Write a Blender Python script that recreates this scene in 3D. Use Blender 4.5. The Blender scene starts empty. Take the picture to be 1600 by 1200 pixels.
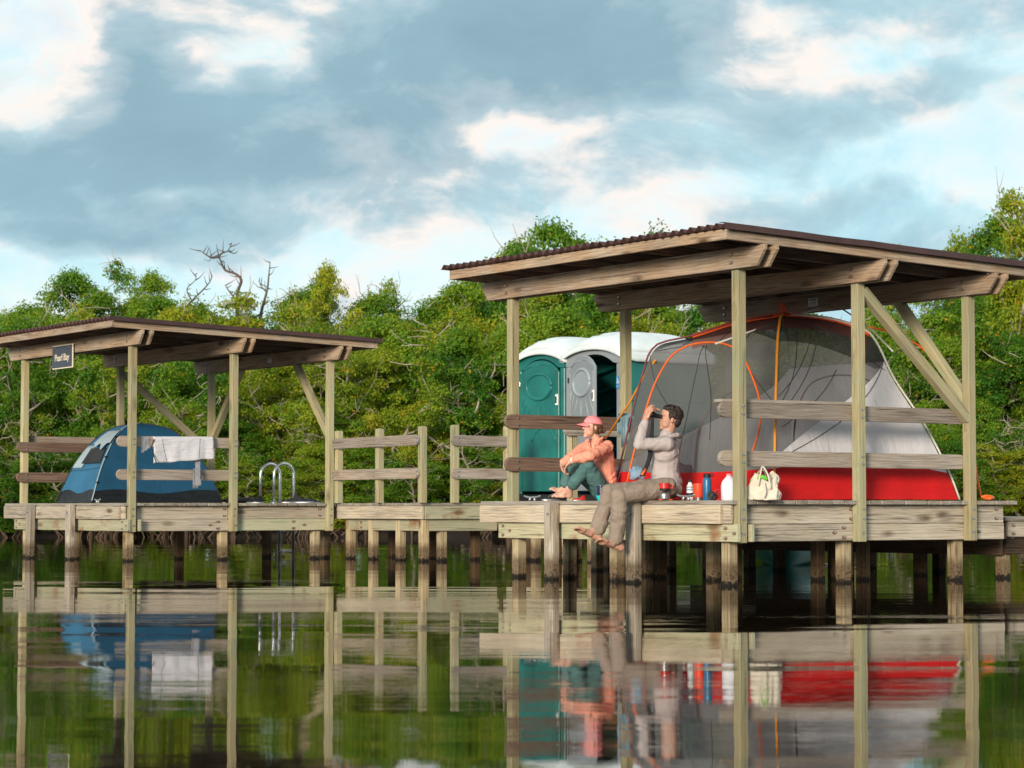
import bpy, bmesh, math, random
import numpy as np
from mathutils import Vector, Matrix, noise
R_ = math.radians
random.seed(7); rng = np.random.default_rng(7)
SC = bpy.context.scene
COL = SC.collection

# ------------------------------------------------------------------ camera
F = 3625.0; CZ = 0.69; PITCH = math.atan(195 / F)
cam_d = bpy.data.cameras.new('camera'); cam = bpy.data.objects.new('camera', cam_d); COL.objects.link(cam)
cam.location = (0, 0, CZ); cam.rotation_euler = (math.pi / 2 + PITCH, 0, 0)
cam_d.sensor_width = 36; cam_d.lens = 36 * F / 1600; cam_d.clip_start = 0.1; cam_d.clip_end = 6000
SC.camera = cam
cam_d.dof.use_dof = True; cam_d.dof.focus_distance = 22.5; cam_d.dof.aperture_fstop = 5.0

def at(px, py, Y):
    """world point seen at photo pixel (px, py) and lying Y metres ahead"""
    x = (px - 800) / F; y = (600 - py) / F
    t = Y / (math.cos(PITCH) - y * math.sin(PITCH))
    return Vector((x * t, Y, CZ + t * (y * math.cos(PITCH) + math.sin(PITCH))))

# ------------------------------------------------------------------ light
SUN = Vector((-0.34, -0.90, 0.20)).normalized()
sd = bpy.data.lights.new('sun', 'SUN'); sun = bpy.data.objects.new('sun', sd); COL.objects.link(sun)
sd.energy = 2.9; sd.angle = R_(14); sd.color = (1.0, 0.86, 0.69)
sun.rotation_euler = SUN.to_track_quat('Z', 'Y').to_euler()
SC.view_settings.view_transform = 'Standard'; SC.view_settings.look = 'None'
SC.view_settings.gamma = 1; SC.view_settings.use_curve_mapping = False
SC.view_settings.exposure = 0.60
SC.cycles.max_bounces = 8; SC.cycles.transparent_max_bounces = 24
SC.cycles.diffuse_bounces = 3; SC.cycles.glossy_bounces = 4

class NT:
    def __init__(s, tree): s.t = tree; s.n = tree.nodes; s.l = tree.links
    def new(s, typ, **kw):
        n = s.n.new(typ)
        for k, v in kw.items(): setattr(n, k, v)
        return n
    def put(s, sock, v):
        if v is None: return
        if isinstance(v, bpy.types.NodeSocket): s.l.new(v, sock)
        else:
            if isinstance(v, (tuple, list)) and sock.type == 'RGBA' and len(v) == 3: v = (*v, 1)
            sock.default_value = v
    def math(s, op, a, b=None, c=None, clamp=False):
        n = s.new('ShaderNodeMath', operation=op, use_clamp=clamp)
        s.put(n.inputs[0], a); s.put(n.inputs[1], b); s.put(n.inputs[2], c)
        return n.outputs[0]
    def vmath(s, op, a, b=None):
        n = s.new('ShaderNodeVectorMath', operation=op)
        s.put(n.inputs[0], a); s.put(n.inputs[1], b)
        return n.outputs[0]
    def noise(s, vec, scale, detail=4, rough=0.55, dist=0.0, out=0):
        n = s.new('ShaderNodeTexNoise'); s.put(n.inputs['Vector'], vec)
        n.inputs['Scale'].default_value = scale; n.inputs['Detail'].default_value = detail
        n.inputs['Roughness'].default_value = rough; n.inputs['Distortion'].default_value = dist
        return n.outputs[out]
    def ramp(s, fac, stops, interp='LINEAR'):
        n = s.new('ShaderNodeValToRGB'); s.put(n.inputs[0], fac); cr = n.color_ramp; cr.interpolation = interp
        while len(cr.elements) < len(stops): cr.elements.new(0.5)
        for e, (p, c) in zip(cr.elements, stops):
            e.position = p; e.color = (*c, 1) if isinstance(c, tuple) else (c, c, c, 1)
        return n.outputs[0]
    def mix(s, fac, a, b, blend='MIX'):
        n = s.new('ShaderNodeMix', data_type='RGBA', blend_type=blend)
        s.put(n.inputs[0], fac); s.put(n.inputs[6], a); s.put(n.inputs[7], b)
        return n.outputs[2]
    def maprange(s, v, a, b, c=0.0, d=1.0):
        n = s.new('ShaderNodeMapRange'); s.put(n.inputs[0], v)
        for i, x in zip((1, 2, 3, 4), (a, b, c, d)): n.inputs[i].default_value = x
        return n.outputs[0]

# ---- sky: Nishita air with a broken cloud deck in front of it
world = bpy.data.worlds.new('World'); SC.world = world; world.use_nodes = True
w = NT(world.node_tree); w.n.clear()
sky = w.new('ShaderNodeTexSky', sky_type='NISHITA'); sky.sun_disc = False
sky.sun_elevation = math.asin(SUN.z); sky.sun_rotation = math.atan2(SUN.x, SUN.y)
sky.air_density = 1.0; sky.dust_density = 0.6; sky.ozone_density = 2.0
tc = w.new('ShaderNodeTexCoord').outputs['Generated']
sep = w.new('ShaderNodeSeparateXYZ'); w.l.new(tc, sep.inputs[0])
X, Y_, Z = sep.outputs
az = w.math('ARCTAN2', X, Y_); el = w.math('ARCSINE', w.math('ABSOLUTE', Z))
sx = w.math('MULTIPLY', az, 3.625); sy = w.math('MULTIPLY', el, 3.625)
warpn = w.noise(tc, 7.0, 3, 0.55, out=1)
wv = w.vmath('MULTIPLY', w.vmath('SUBTRACT', warpn, (0.5, 0.5, 0.5)), (0.10, 0.10, 0.05))
cv = w.vmath('MULTIPLY', w.vmath('ADD', tc, wv), (1.0, 1.0, 2.0))
n1 = w.noise(cv, 6.0, 8, 0.62)
n2 = w.noise(w.vmath('ADD', cv, (3.1, 1.7, 0.4)), 15.0, 5, 0.6)
wsep = w.new('ShaderNodeSeparateColor'); w.l.new(warpn, wsep.inputs[0])
sxw = w.math('ADD', sx, w.math('MULTIPLY', w.math('SUBTRACT', wsep.outputs[0], 0.5), 0.55))
syw = w.math('ADD', sy, w.math('MULTIPLY', w.math('SUBTRACT', wsep.outputs[1], 0.5), 0.30))
def blob(px, py, rx, ry, rot, amp):
    a = w.math('SUBTRACT', sxw, (px - 800) / 1000); b = w.math('SUBTRACT', syw, (795 - py) / 1000)
    c, s_ = math.cos(R_(rot)), math.sin(R_(rot))
    p = w.math('ADD', w.math('MULTIPLY', a, c * 1000 / rx), w.math('MULTIPLY', b, s_ * 1000 / rx))
    q = w.math('ADD', w.math('MULTIPLY', a, -s_ * 1000 / ry), w.math('MULTIPLY', b, c * 1000 / ry))
    r2 = w.math('ADD', w.math('MULTIPLY', p, p), w.math('MULTIPLY', q, q))
    return w.math('MULTIPLY', w.math('EXPONENT', w.math('MULTIPLY', r2, -1.0)), amp)
dens = w.math('ADD', w.math('MULTIPLY', w.math('SUBTRACT', n1, 0.5), 1.75), w.math('MULTIPLY', w.math('SUBTRACT', n2, 0.5), 0.95))
dens = w.math('ADD', dens, 0.47)
for b in [(330, 265, 430, 95, 3, 0.46), (560, 130, 460, 75, 14, 0.36), (840, 40, 330, 70, 6, 0.30), (860, 285, 240, 50, 4, 0.24),
          (240, 370, 190, 26, 0, 0.26), (225, 130, 60, 90, 0, 0.42), (110, 270, 160, 60, 0, 0.25), (1080, 200, 170, 70, -8, 0.22), (1400, 75, 240, 60, -6, 0.20), (1480, 190, 200, 38, 3, 0.36), (1000, 110, 220, 60, 0, 0.2),
          (1330, 340, 140, 26, 0, 0.12),
          (390, 88, 90, 46, 5, -0.48), (70, 60, 150, 90, 20, -0.30), (60, 170, 90, 40, 0, -0.25), (1190, 100, 70, 110, -25, -0.30),
          (850, 205, 190, 20, 8, -0.34), (600, 415, 900, 42, 5, -0.55), (1330, 268, 340, 32, 3, -0.50), (90, 430, 300, 45, 0, -0.35), (1300, 160, 190, 30, 8, -0.34), (1540, 120, 60, 30, 0, -0.2), (1500, 310, 200, 30, 0, -0.2), (30, 240, 60, 40, 0, -0.2), (262, 298, 22, 12, 0, -0.3)]:
    dens = w.math('ADD', dens, blob(*b[:5], b[5] * 0.82))
n3 = w.noise(w.vmath('ADD', cv, (7.7, 2.2, 5.4)), 9.0, 6, 0.62)
n4 = w.noise(w.vmath('ADD', cv, (1.9, 8.2, 2.4)), 30.0, 4, 0.6)
gapc = w.ramp(w.math('ADD', n3, w.math('MULTIPLY', w.math('SUBTRACT', n4, 0.5), 0.3)), [(0.30, (0.36, 0.58, 0.65)), (0.42, (0.50, 0.67, 0.71)), (0.53, (0.62, 0.69, 0.70)), (0.64, (0.70, 0.67, 0.64))])
dd = w.math('ADD', dens, w.math('MULTIPLY', w.math('SUBTRACT', n4, 0.5), 0.18))
gry = w.ramp(w.math('ADD', w.math('MULTIPLY', n3, 0.8), w.math('MULTIPLY', dens, 0.35)), [(0.35, (0.31, 0.47, 0.54)), (0.62, (0.235, 0.37, 0.44)), (0.95, (0.195, 0.305, 0.37))])
ccol = w.mix(w.ramp(dd, [(0.30, 0.0), (0.52, 0.62), (0.85, 1.0)]), gapc, gry)
edge = w.ramp(dd, [(0.24, 0.0), (0.40, 1.0), (0.60, 0.0)])
ccol = w.mix(w.math('MULTIPLY', w.math('MULTIPLY', edge, 0.95), w.maprange(n3, 0.42, 0.56)), ccol, (0.74, 0.675, 0.63))
cover = w.maprange(dens, -0.10, 0.30, 0.55, 1.0)
bgs = w.new('ShaderNodeBackground'); w.l.new(sky.outputs[0], bgs.inputs[0]); bgs.inputs[1].default_value = 0.12
bgc = w.new('ShaderNodeBackground'); w.l.new(ccol, bgc.inputs[0]); bgc.inputs[1].default_value = 0.93
ms = w.new('ShaderNodeMixShader'); w.l.new(cover, ms.inputs[0]); w.l.new(bgs.outputs[0], ms.inputs[1]); w.l.new(bgc.outputs[0], ms.inputs[2])
wo = w.new('ShaderNodeOutputWorld'); w.l.new(ms.outputs[0], wo.inputs[0])

# ------------------------------------------------------------------ materials
def base_mat(name):
    m = bpy.data.materials.new(name); m.use_nodes = True
    t = NT(m.node_tree); t.n.clear()
    o = t.new('ShaderNodeOutputMaterial'); p = t.new('ShaderNodeBsdfPrincipled'); t.l.new(p.outputs[0], o.inputs[0])
    return m, t, p, o
def objvec(t, spread=(37, 11, 5)):
    c = t.new('ShaderNodeTexCoord').outputs['Object']
    r = t.new('ShaderNodeObjectInfo').outputs['Random']
    k = t.new('ShaderNodeCombineXYZ')
    for i in range(3): t.l.new(t.math('MULTIPLY', r, spread[i]), k.inputs[i])
    return t.vmath('ADD', c, k.outputs[0]), r
def plain(name, col, rough=0.6, var=0.12, scale=6.0, bump=0.0, bscale=40.0, metal=0.0, spec=0.5):
    m, t, p, o = base_mat(name)
    v, r = objvec(t)
    n = t.noise(v, scale, 4)
    lo = tuple(c * (1 - var) for c in col); hi = tuple(min(1, c * (1 + var)) for c in col)
    t.put(p.inputs['Base Color'], t.ramp(n, [(0.3, lo), (0.7, hi)]))
    p.inputs['Roughness'].default_value = rough; p.inputs['Metallic'].default_value = metal
    p.inputs['Specular IOR Level'].default_value = spec
    if bump:
        b = t.new('ShaderNodeBump'); b.inputs['Strength'].default_value = bump; b.inputs['Distance'].default_value = 0.01
        t.l.new(t.noise(v, bscale, 4), b.inputs['Height']); t.l.new(b.outputs[0], p.inputs['Normal'])
    return m
def wood(name, dark, mid, light, green=None, greenamt=0.0, grey=None, tide=False, rust=0.0, knots=1.0):
    m, t, p, o = base_mat(name)
    v, r = objvec(t)
    lowx = t.noise(t.vmath('MULTIPLY', v, (0.9, 5, 5)), 1.0, 3, 0.5)
    vw = t.vmath('ADD', v, t.vmath('MULTIPLY', t.noise(t.vmath('MULTIPLY', v, (2.2, 6, 6)), 1.0, 3, out=1), (0.0, 0.05, 0.05)))
    wt = t.new('ShaderNodeTexWave', wave_type='BANDS', bands_direction='Z', wave_profile='SAW')
    t.put(wt.inputs['Vector'], t.vmath('MULTIPLY', vw, (0.25, 0.6, 1.0)))
    wt.inputs['Scale'].default_value = 11; wt.inputs['Distortion'].default_value = 7.0
    wt.inputs['Detail'].default_value = 2; wt.inputs['Detail Scale'].default_value = 0.9
    fib = t.noise(t.vmath('MULTIPLY', v, (3.0, 70, 70)), 1.0, 4, 0.6)
    g = t.math('ADD', t.math('MULTIPLY', wt.outputs[1], 0.20), t.math('MULTIPLY', fib, 0.80))
    g = t.math('ADD', g, t.math('MULTIPLY', t.math('SUBTRACT', lowx, 0.5), 0.55))
    col = t.ramp(g, [(0.16, tuple(c * .8 for c in dark)), (0.48, mid), (0.82, light)])
    # knots
    kv = t.new('ShaderNodeTexVoronoi', feature='F1'); t.put(kv.inputs['Vector'], t.vmath('MULTIPLY', vw, (1.7, 3.2, 5.5))); kv.inputs['Scale'].default_value = 1.0
    km = t.maprange(kv.outputs['Distance'], 0.08, 0.23, 0.9 * knots, 0.0)
    col = t.mix(km, col, tuple(c * 0.40 for c in (dark[0] * 1.25, dark[1], dark[2] * 0.8)))
    # checks (dark drying cracks along the grain)
    ck = t.noise(t.vmath('MULTIPLY', v, (1.3, 45, 45)), 1.0, 2, 0.4)
    ckm = t.maprange(ck, 0.30, 0.36, 0.7, 0.0)
    col = t.mix(ckm, col, tuple(c * 0.30 for c in dark))
    blot = t.noise(v, 2.3, 5, 0.6)
    if grey: col = t.mix(t.maprange(blot, 0.42, 0.66, 0.0, 0.62), col, t.mix(t.maprange(g, 0.3, 0.7), tuple(c * 0.55 for c in grey), tuple(c * 1.45 for c in grey)))
    if green: col = t.mix(t.math('MULTIPLY', t.maprange(t.noise(v, 1.6, 4, 0.6), 0.35, 0.65), greenamt), col, green)
    # each board its own tone
    col = t.mix(1.0, col, t.ramp(t.math('FRACT', t.math('MULTIPLY', r, 7.31)), [(0, (0.80, 0.79, 0.78)), (0.5, (1.0, 1.0, 1.0)), (1, (1.14, 1.10, 1.04))]), 'MULTIPLY')
    if rust:
        rn = t.noise(t.vmath('MULTIPLY', v, (3, 3, 3)), 1.0, 3, 0.5)
        col = t.mix(t.maprange(rn, 0.60, 0.72, 0.0, rust), col, (0.24, 0.085, 0.025))
    if tide:
        gz = t.new('ShaderNodeSeparateXYZ'); t.l.new(t.new('ShaderNodeNewGeometry').outputs['Position'], gz.inputs[0])
        zz = t.math('ADD', gz.outputs[2], t.math('MULTIPLY', t.math('SUBTRACT', t.noise(v, 14, 4, 0.7), 0.5), 0.16))
        col = t.mix(t.maprange(zz, 0.16, 0.27, 0.78, 0.0), col, (0.10, 0.060, 0.030))
        z2 = t.math('ADD', gz.outputs[2], t.math('MULTIPLY', t.math('SUBTRACT', t.noise(v, 22, 3, 0.7), 0.5), 0.13))
        col = t.mix(t.maprange(z2, 0.022, 0.045, 1.0, 0.0), col, (0.012, 0.010, 0.008))
    if tide:
        bm_ = t.math('MULTIPLY', t.maprange(t.noise(v, 38, 4, 0.7), 0.50, 0.60), t.maprange(gz.outputs[2], 0.07, 0.22, 1.0, 0.0))
        col = t.mix(t.math('MULTIPLY', bm_, 0.9), col, (0.022, 0.017, 0.012))
    t.put(p.inputs['Base Color'], col)
    p.inputs['Roughness'].default_value = 0.82; p.inputs['Specular IOR Level'].default_value = 0.25
    b = t.new('ShaderNodeBump'); b.inputs['Strength'].default_value = 0.55; b.inputs['Distance'].default_value = 0.006
    t.l.new(t.math('SUBTRACT', g, t.math('ADD', ckm, km)), b.inputs['Height']); t.l.new(b.outputs[0], p.inputs['Normal'])
    return m

M = {}
M['post'] = wood('treated_post_wood', (0.21, 0.165, 0.085), (0.40, 0.34, 0.195), (0.52, 0.46, 0.295), green=(0.31, 0.375, 0.25), greenamt=0.50, knots=0.7)
M['beam'] = wood('weathered_beam_wood', (0.14, 0.082, 0.046), (0.34, 0.24, 0.16), (0.50, 0.39, 0.285), grey=(0.36, 0.32, 0.27))
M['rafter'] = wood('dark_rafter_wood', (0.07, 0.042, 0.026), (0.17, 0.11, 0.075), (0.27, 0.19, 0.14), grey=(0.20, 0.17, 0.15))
M['rail'] = wood('grey_rail_wood', (0.15, 0.12, 0.095), (0.30, 0.25, 0.205), (0.42, 0.365, 0.315), grey=(0.32, 0.295, 0.27), knots=0.5)
M['railbrown'] = wood('brown_rail_wood', (0.085, 0.05, 0.036), (0.185, 0.12, 0.088), (0.29, 0.215, 0.165), knots=0.5)
M['fascia'] = wood('pale_fascia_wood', (0.22, 0.18, 0.125), (0.44, 0.38, 0.295), (0.60, 0.54, 0.44), grey=(0.40, 0.365, 0.31))
M['fasciagrn'] = wood('greenish_board_wood', (0.20, 0.185, 0.12), (0.42, 0.39, 0.265), (0.56, 0.53, 0.40), green=(0.37, 0.42, 0.30), greenamt=0.5, rust=0.75)
M['deck'] = wood('deck_board_wood', (0.13, 0.105, 0.08), (0.27, 0.235, 0.195), (0.38, 0.345, 0.30), grey=(0.30, 0.285, 0.265), knots=0.4)
M['pile'] = wood('tide_marked_pile_wood', (0.22, 0.165, 0.085), (0.42, 0.345, 0.215), (0.55, 0.475, 0.33), tide=True, rust=0.2)
M['pilegrey'] = wood('grey_fender_pile_wood', (0.17, 0.13, 0.09), (0.34, 0.29, 0.22), (0.48, 0.43, 0.36), grey=(0.33, 0.32, 0.31), tide=True)
M['pileshade'] = wood('shaded_back_pile_wood', (0.06, 0.04, 0.022), (0.14, 0.095, 0.055), (0.24, 0.175, 0.11), tide=True)  # back piles: under-deck shade put into the wood colour
M['darkwood'] = wood('dark_brown_dock_wood', (0.03, 0.02, 0.014), (0.07, 0.045, 0.03), (0.14, 0.095, 0.065))  # darkest brown, on dock boards and platform cross beams
M['roof'] = plain('brown_painted_roof_metal', (0.060, 0.030, 0.027), 0.45, 0.3, 3.0, 0.1, 20, spec=0.4)
M['rust'] = plain('rusty_bolt_steel', (0.16, 0.06, 0.025), 0.8, 0.3, 30)
M['ruststain'] = plain('orange_rust_stain', (0.22, 0.10, 0.04), 0.9, 0.5, 30)
M['galv'] = plain('galvanised_steel', (0.45, 0.46, 0.47), 0.38, 0.12, 20, metal=0.85)
M['alu'] = plain('brushed_ladder_tube', (0.72, 0.73, 0.74), 0.28, 0.05, 20, metal=0.9)
M['teal'] = plain('teal_toilet_plastic', (0.010, 0.145, 0.135), 0.42, 0.28, 2.2, 0.12, 12)
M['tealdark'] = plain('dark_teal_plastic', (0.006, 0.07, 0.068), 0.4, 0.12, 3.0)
M['greyplastic'] = plain('grey_toilet_plastic', (0.235, 0.265, 0.29), 0.42, 0.08, 3.0, 0.12, 12)
M['greyplasticlt'] = plain('light_grey_relief_plastic', (0.30, 0.345, 0.385), 0.4, 0.06, 3.0)
M['black'] = plain('black_matte', (0.012, 0.012, 0.013), 0.6, 0.2, 10)
M['blackcloth'] = plain('black_cloth', (0.010, 0.013, 0.018), 0.85, 0.3, 10, 0.5, 30)
M['whiteroof'] = plain('white_toilet_roof_plastic', (0.64, 0.71, 0.725), 0.42, 0.12, 3.0, 0.1, 8)
M['white'] = plain('white_paint', (0.75, 0.75, 0.73), 0.55, 0.06, 10)
M['cream'] = plain('cream_sign_edge', (0.78, 0.72, 0.58), 0.55, 0.06, 10)
M['slate'] = plain('slate_sign_face', (0.052, 0.062, 0.085), 0.5, 0.12, 8)
M['blue_sign'] = plain('blue_symbol_sign', (0.05, 0.22, 0.42), 0.5, 0.05, 8)
M['orange'] = plain('orange_webbing', (0.75, 0.13, 0.012), 0.55, 0.08, 20)
M['orangeyel'] = plain('amber_guy_cord', (0.72, 0.26, 0.02), 0.55, 0.08, 20)
M['redcord'] = plain('red_zip_tape', (0.50, 0.055, 0.025), 0.6, 0.08, 20)
M['maroon'] = plain('maroon_zip_tape', (0.16, 0.028, 0.035), 0.6, 0.08, 20)
M['cordgrey'] = plain('pale_grey_cord', (0.55, 0.54, 0.50), 0.6, 0.08, 20)
M['cordblack'] = plain('black_seam_tape', (0.02, 0.02, 0.022), 0.7, 0.1, 20)

def cloth(name, col, var=0.1, wr=(6, 2, 2), strength=0.6, dist=0.02, trans=0.0, rough=0.75, sheen=0.0):
    m, t, p, o = base_mat(name)
    c = t.new('ShaderNodeTexCoord').outputs['Object']
    n = t.noise(c, 3.0, 5, 0.55)
    t.put(p.inputs['Base Color'], t.ramp(n, [(0.3, tuple(x * (1 - var) for x in col)), (0.7, tuple(min(1, x * (1 + var)) for x in col))]))
    p.inputs['Roughness'].default_value = rough; p.inputs['Specular IOR Level'].default_value = 0.3
    h = t.math('ADD', t.noise(t.vmath('MULTIPLY', c, wr), 2.0, 4, 0.5, 0.8), t.math('MULTIPLY', t.noise(c, 260, 2), 0.05))
    b = t.new('ShaderNodeBump'); b.inputs['Strength'].default_value = strength; b.inputs['Distance'].default_value = dist
    t.l.new(h, b.inputs['Height']); t.l.new(b.outputs[0], p.inputs['Normal'])
    if trans:
        tr = t.new('ShaderNodeBsdfTranslucent'); t.put(tr.inputs[0], tuple(min(1, x * 1.1) for x in col)); t.l.new(b.outputs[0], tr.inputs[1])
        mx = t.new('ShaderNodeMixShader'); mx.inputs[0].default_value = trans
        t.l.new(p.outputs[0], mx.inputs[1]); t.l.new(tr.outputs[0], mx.inputs[2]); t.l.new(mx.outputs[0], o.inputs[0])
    return m
M['tentred'] = cloth('red_tent_floor_fabric', (0.52, 0.006, 0.007), 0.12, (1.2, 1.2, 5), 0.55, 0.04)
M['tentwhite'] = cloth('pale_grey_tent_fabric', (0.70, 0.69, 0.72), 0.05, (5, 5, 1.5), 0.5, 0.03, trans=0.2)
M['tentorange'] = cloth('orange_tent_fabric', (0.80, 0.10, 0.008), 0.08, trans=0.2)
M['tentblue'] = cloth('blue_tent_fabric', (0.010, 0.075, 0.155), 0.15, (4, 4, 1.5), 0.35, 0.02)
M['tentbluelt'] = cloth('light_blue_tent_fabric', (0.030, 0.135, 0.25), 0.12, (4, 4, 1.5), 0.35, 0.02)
M['tentblack'] = cloth('black_tent_groundsheet', (0.010, 0.013, 0.017), 0.2, (3, 3, 8), 0.9, 0.03, rough=0.4)
M['patch'] = cloth('pale_blue_grey_vent_cloth', (0.30, 0.39, 0.44), 0.1, (5, 5, 5), 0.5, 0.02)
M['towelwhite'] = cloth('white_towel_cloth', (0.60, 0.59, 0.63), 0.05, (3, 3, 14), 0.7, 0.02)
M['clothgrey'] = cloth('grey_drying_cloth', (0.26, 0.27, 0.30), 0.1, (14, 14, 3), 0.7, 0.02)
M['clothblue'] = cloth('pale_blue_cloth', (0.26, 0.42, 0.50), 0.1, (14, 14, 3), 0.7, 0.02)
M['canvas'] = cloth('cream_canvas', (0.62, 0.565, 0.47), 0.06, (6, 6, 6), 0.8, 0.02)
M['coral'] = cloth('coral_shirt_cloth', (0.90, 0.37, 0.26), 0.07, (9, 9, 7), 0.7, 0.02, trans=0.08)
M['tealpants'] = cloth('teal_trouser_cloth', (0.075, 0.165, 0.165), 0.12, (8, 8, 6), 0.7, 0.02)
M['shirtgrey'] = cloth('mauve_grey_shirt_cloth', (0.43, 0.38, 0.375), 0.06, (8, 8, 7), 0.55, 0.02)
M['khaki'] = cloth('taupe_trouser_cloth', (0.26, 0.207, 0.168), 0.10, (9, 9, 5), 0.75, 0.02)
M['pinkcap'] = cloth('pink_cap_cloth', (0.88, 0.28, 0.31), 0.06, (5, 5, 5), 0.2, 0.01)
M['skin'] = plain('tanned_skin', (0.50, 0.275, 0.195), 0.5, 0.10, 14, 0.15, 60)
M['skinf'] = plain('fair_skin', (0.62, 0.36, 0.27), 0.5, 0.10, 14, 0.15, 60)
for k_ in ('skin', 'skinf'):
    pb_ = next(n_ for n_ in M[k_].node_tree.nodes if n_.type == 'BSDF_PRINCIPLED'); pb_.inputs['Subsurface Weight'].default_value = 0.25; pb_.inputs['Subsurface Scale'].default_value = 0.02
M['lip'] = plain('lip_skin', (0.42, 0.13, 0.10), 0.45, 0.1, 14)
M['hair'] = plain('dark_brown_hair', (0.020, 0.010, 0.007), 0.45, 0.35, 60, 0.8, 160)
M['hairlt'] = plain('brown_hair', (0.14, 0.065, 0.032), 0.45, 0.35, 60, 0.8, 160)
M['navy'] = plain('navy_enamel', (0.012, 0.022, 0.075), 0.25, 0.08, 6)
M['aqua'] = plain('aqua_plastic', (0.02, 0.52, 0.58), 0.35, 0.05, 6)
M['redplastic'] = plain('red_enamel', (0.52, 0.022, 0.02), 0.3, 0.08, 6)
M['orangered'] = plain('orange_red_silicone', (0.80, 0.065, 0.02), 0.45, 0.06, 6)
M['bottleblue'] = plain('blue_bottle_paint', (0.012, 0.13, 0.28), 0.35, 0.08, 6)
M['canoe'] = plain('green_canoe_hull', (0.012, 0.17, 0.14), 0.35, 0.2, 4)
M['greenitem'] = plain('bright_green_wrapper', (0.16, 0.55, 0.05), 0.4, 0.1, 8)
M['tan'] = plain('tan_plastic', (0.30, 0.17, 0.09), 0.5, 0.1, 8)

def netting(name, col, opac):
    m, t, p, o = base_mat(name)
    p.inputs['Base Color'].default_value = (*col, 1); p.inputs['Roughness'].default_value = 0.8; p.inputs['Specular IOR Level'].default_value = 0.15
    tr = t.new('ShaderNodeBsdfTransparent'); mx = t.new('ShaderNodeMixShader')
    c = t.new('ShaderNodeTexCoord').outputs['Object']
    n = t.noise(t.vmath('MULTIPLY', c, (3, 3, 1)), 2.0, 3)
    t.l.new(t.maprange(n, 0.3, 0.7, opac - 0.06, opac + 0.06), mx.inputs[0])
    t.l.new(tr.outputs[0], mx.inputs[1]); t.l.new(p.outputs[0], mx.inputs[2]); t.l.new(mx.outputs[0], o.inputs[0])
    return m
M['mesh'] = netting('grey_tent_netting', (0.135, 0.138, 0.142), 0.61)
M['meshdark'] = netting('charcoal_tent_netting', (0.030, 0.031, 0.033), 0.78)
M['jug'] = netting('milky_jug_plastic', (0.75, 0.80, 0.88), 0.85)
M['zipbag'] = netting('clear_blue_bag_film', (0.25, 0.42, 0.58), 0.7)

def leaf_mat(name, stops, yellow=0.03, tr=0.35):
    m, t, p, o = base_mat(name)
    a = t.new('ShaderNodeAttribute', attribute_name='rnd').outputs['Fac']
    g = t.new('ShaderNodeNewGeometry').outputs['Position']
    r = t.new('ShaderNodeObjectInfo').outputs['Random']
    big = t.noise(g, 0.55, 3, 0.5)
    f = t.math('ADD', t.math('MULTIPLY', a, 0.42), t.math('ADD', t.math('MULTIPLY', r, 0.34), t.math('MULTIPLY', t.math('SUBTRACT', big, 0.35), 0.9)))
    col = t.ramp(f, stops)
    col = t.mix(t.math('LESS_THAN', t.math('FRACT', t.math('MULTIPLY', a, 97.3)), yellow), col, (0.50, 0.27, 0.02))
    t.put(p.inputs['Base Color'], col); p.inputs['Roughness'].default_value = 0.55; p.inputs['Specular IOR Level'].default_value = 0.2
    tl = t.new('ShaderNodeBsdfTranslucent'); t.put(tl.inputs[0], t.mix(1.0, col, (1.5, 1.5, 0.7), 'MULTIPLY'))
    mx = t.new('ShaderNodeMixShader'); mx.inputs[0].default_value = tr
    t.l.new(p.outputs[0], mx.inputs[1]); t.l.new(tl.outputs[0], mx.inputs[2]); t.l.new(mx.outputs[0], o.inputs[0])
    return m
GREEN = [(0.1, (0.018, 0.080, 0.012)), (0.35, (0.055, 0.165, 0.013)), (0.6, (0.150, 0.270, 0.018)), (0.85, (0.27, 0.345, 0.024)), (1.0, (0.42, 0.43, 0.035))]
YEL = [(0.1, (0.085, 0.17, 0.012)), (0.4, (0.17, 0.26, 0.016)), (0.7, (0.29, 0.33, 0.02)), (1.0, (0.42, 0.36, 0.03))]
M['leaf'] = leaf_mat('mangrove_leaf_green', GREEN, 0.006)
M['leafyel'] = leaf_mat('mangrove_leaf_yellow_green', YEL, 0.02)
M['bark'] = plain('pale_grey_bark', (0.36, 0.31, 0.255), 0.85, 0.35, 5, 0.6, 30)
M['snagbark'] = plain('dark_weathered_snag_wood', (0.10, 0.075, 0.06), 0.85, 0.3, 5, 0.6, 30)
M['root'] = plain('brown_prop_root_bark', (0.095, 0.062, 0.04), 0.85, 0.4, 5, 0.6, 30)

# ------------------------------------------------------------------ object helpers
def thing(name, label, cat, loc=(0, 0, 0), group=None, parent=None):
    o = bpy.data.objects.new(name, None); COL.objects.link(o); o.location = loc; o.empty_display_size = 0.1
    o['label'] = label; o['category'] = cat
    if group: o['group'] = group
    return o
def place(o, parent, Mx):
    if parent is not None:
        o.parent = parent
        p = parent; off = Vector(p.location) if p.type == 'EMPTY' else None
        if p.type == 'EMPTY': o.matrix_local = Matrix.Translation(-p.location) @ Mx
        else: o.matrix_local = WM[p.name].inverted() @ Mx
    else: o.matrix_local = Mx
    WM[o.name] = Mx.copy()
WM = {}
def link(name, me, mat, parent=None, Mx=None):
    o = bpy.data.objects.new(name, me); COL.objects.link(o)
    if mat is not None and len(me.materials) == 0: me.materials.append(mat)
    place(o, parent, Mx or Matrix.Identity(4))
    return o
def tag(o, label, cat, group=None, kind=None):
    o['label'] = label; o['category'] = cat
    if group: o['group'] = group
    if kind: o['kind'] = kind
    return o
def mesh_of(verts, faces, name='m', smooth=False):
    me = bpy.data.meshes.new(name); me.from_pydata([tuple(v) for v in verts], [], faces)
    if smooth: me.polygons.foreach_set('use_smooth', [True] * len(me.polygons))
    me.update(); return me
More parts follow.
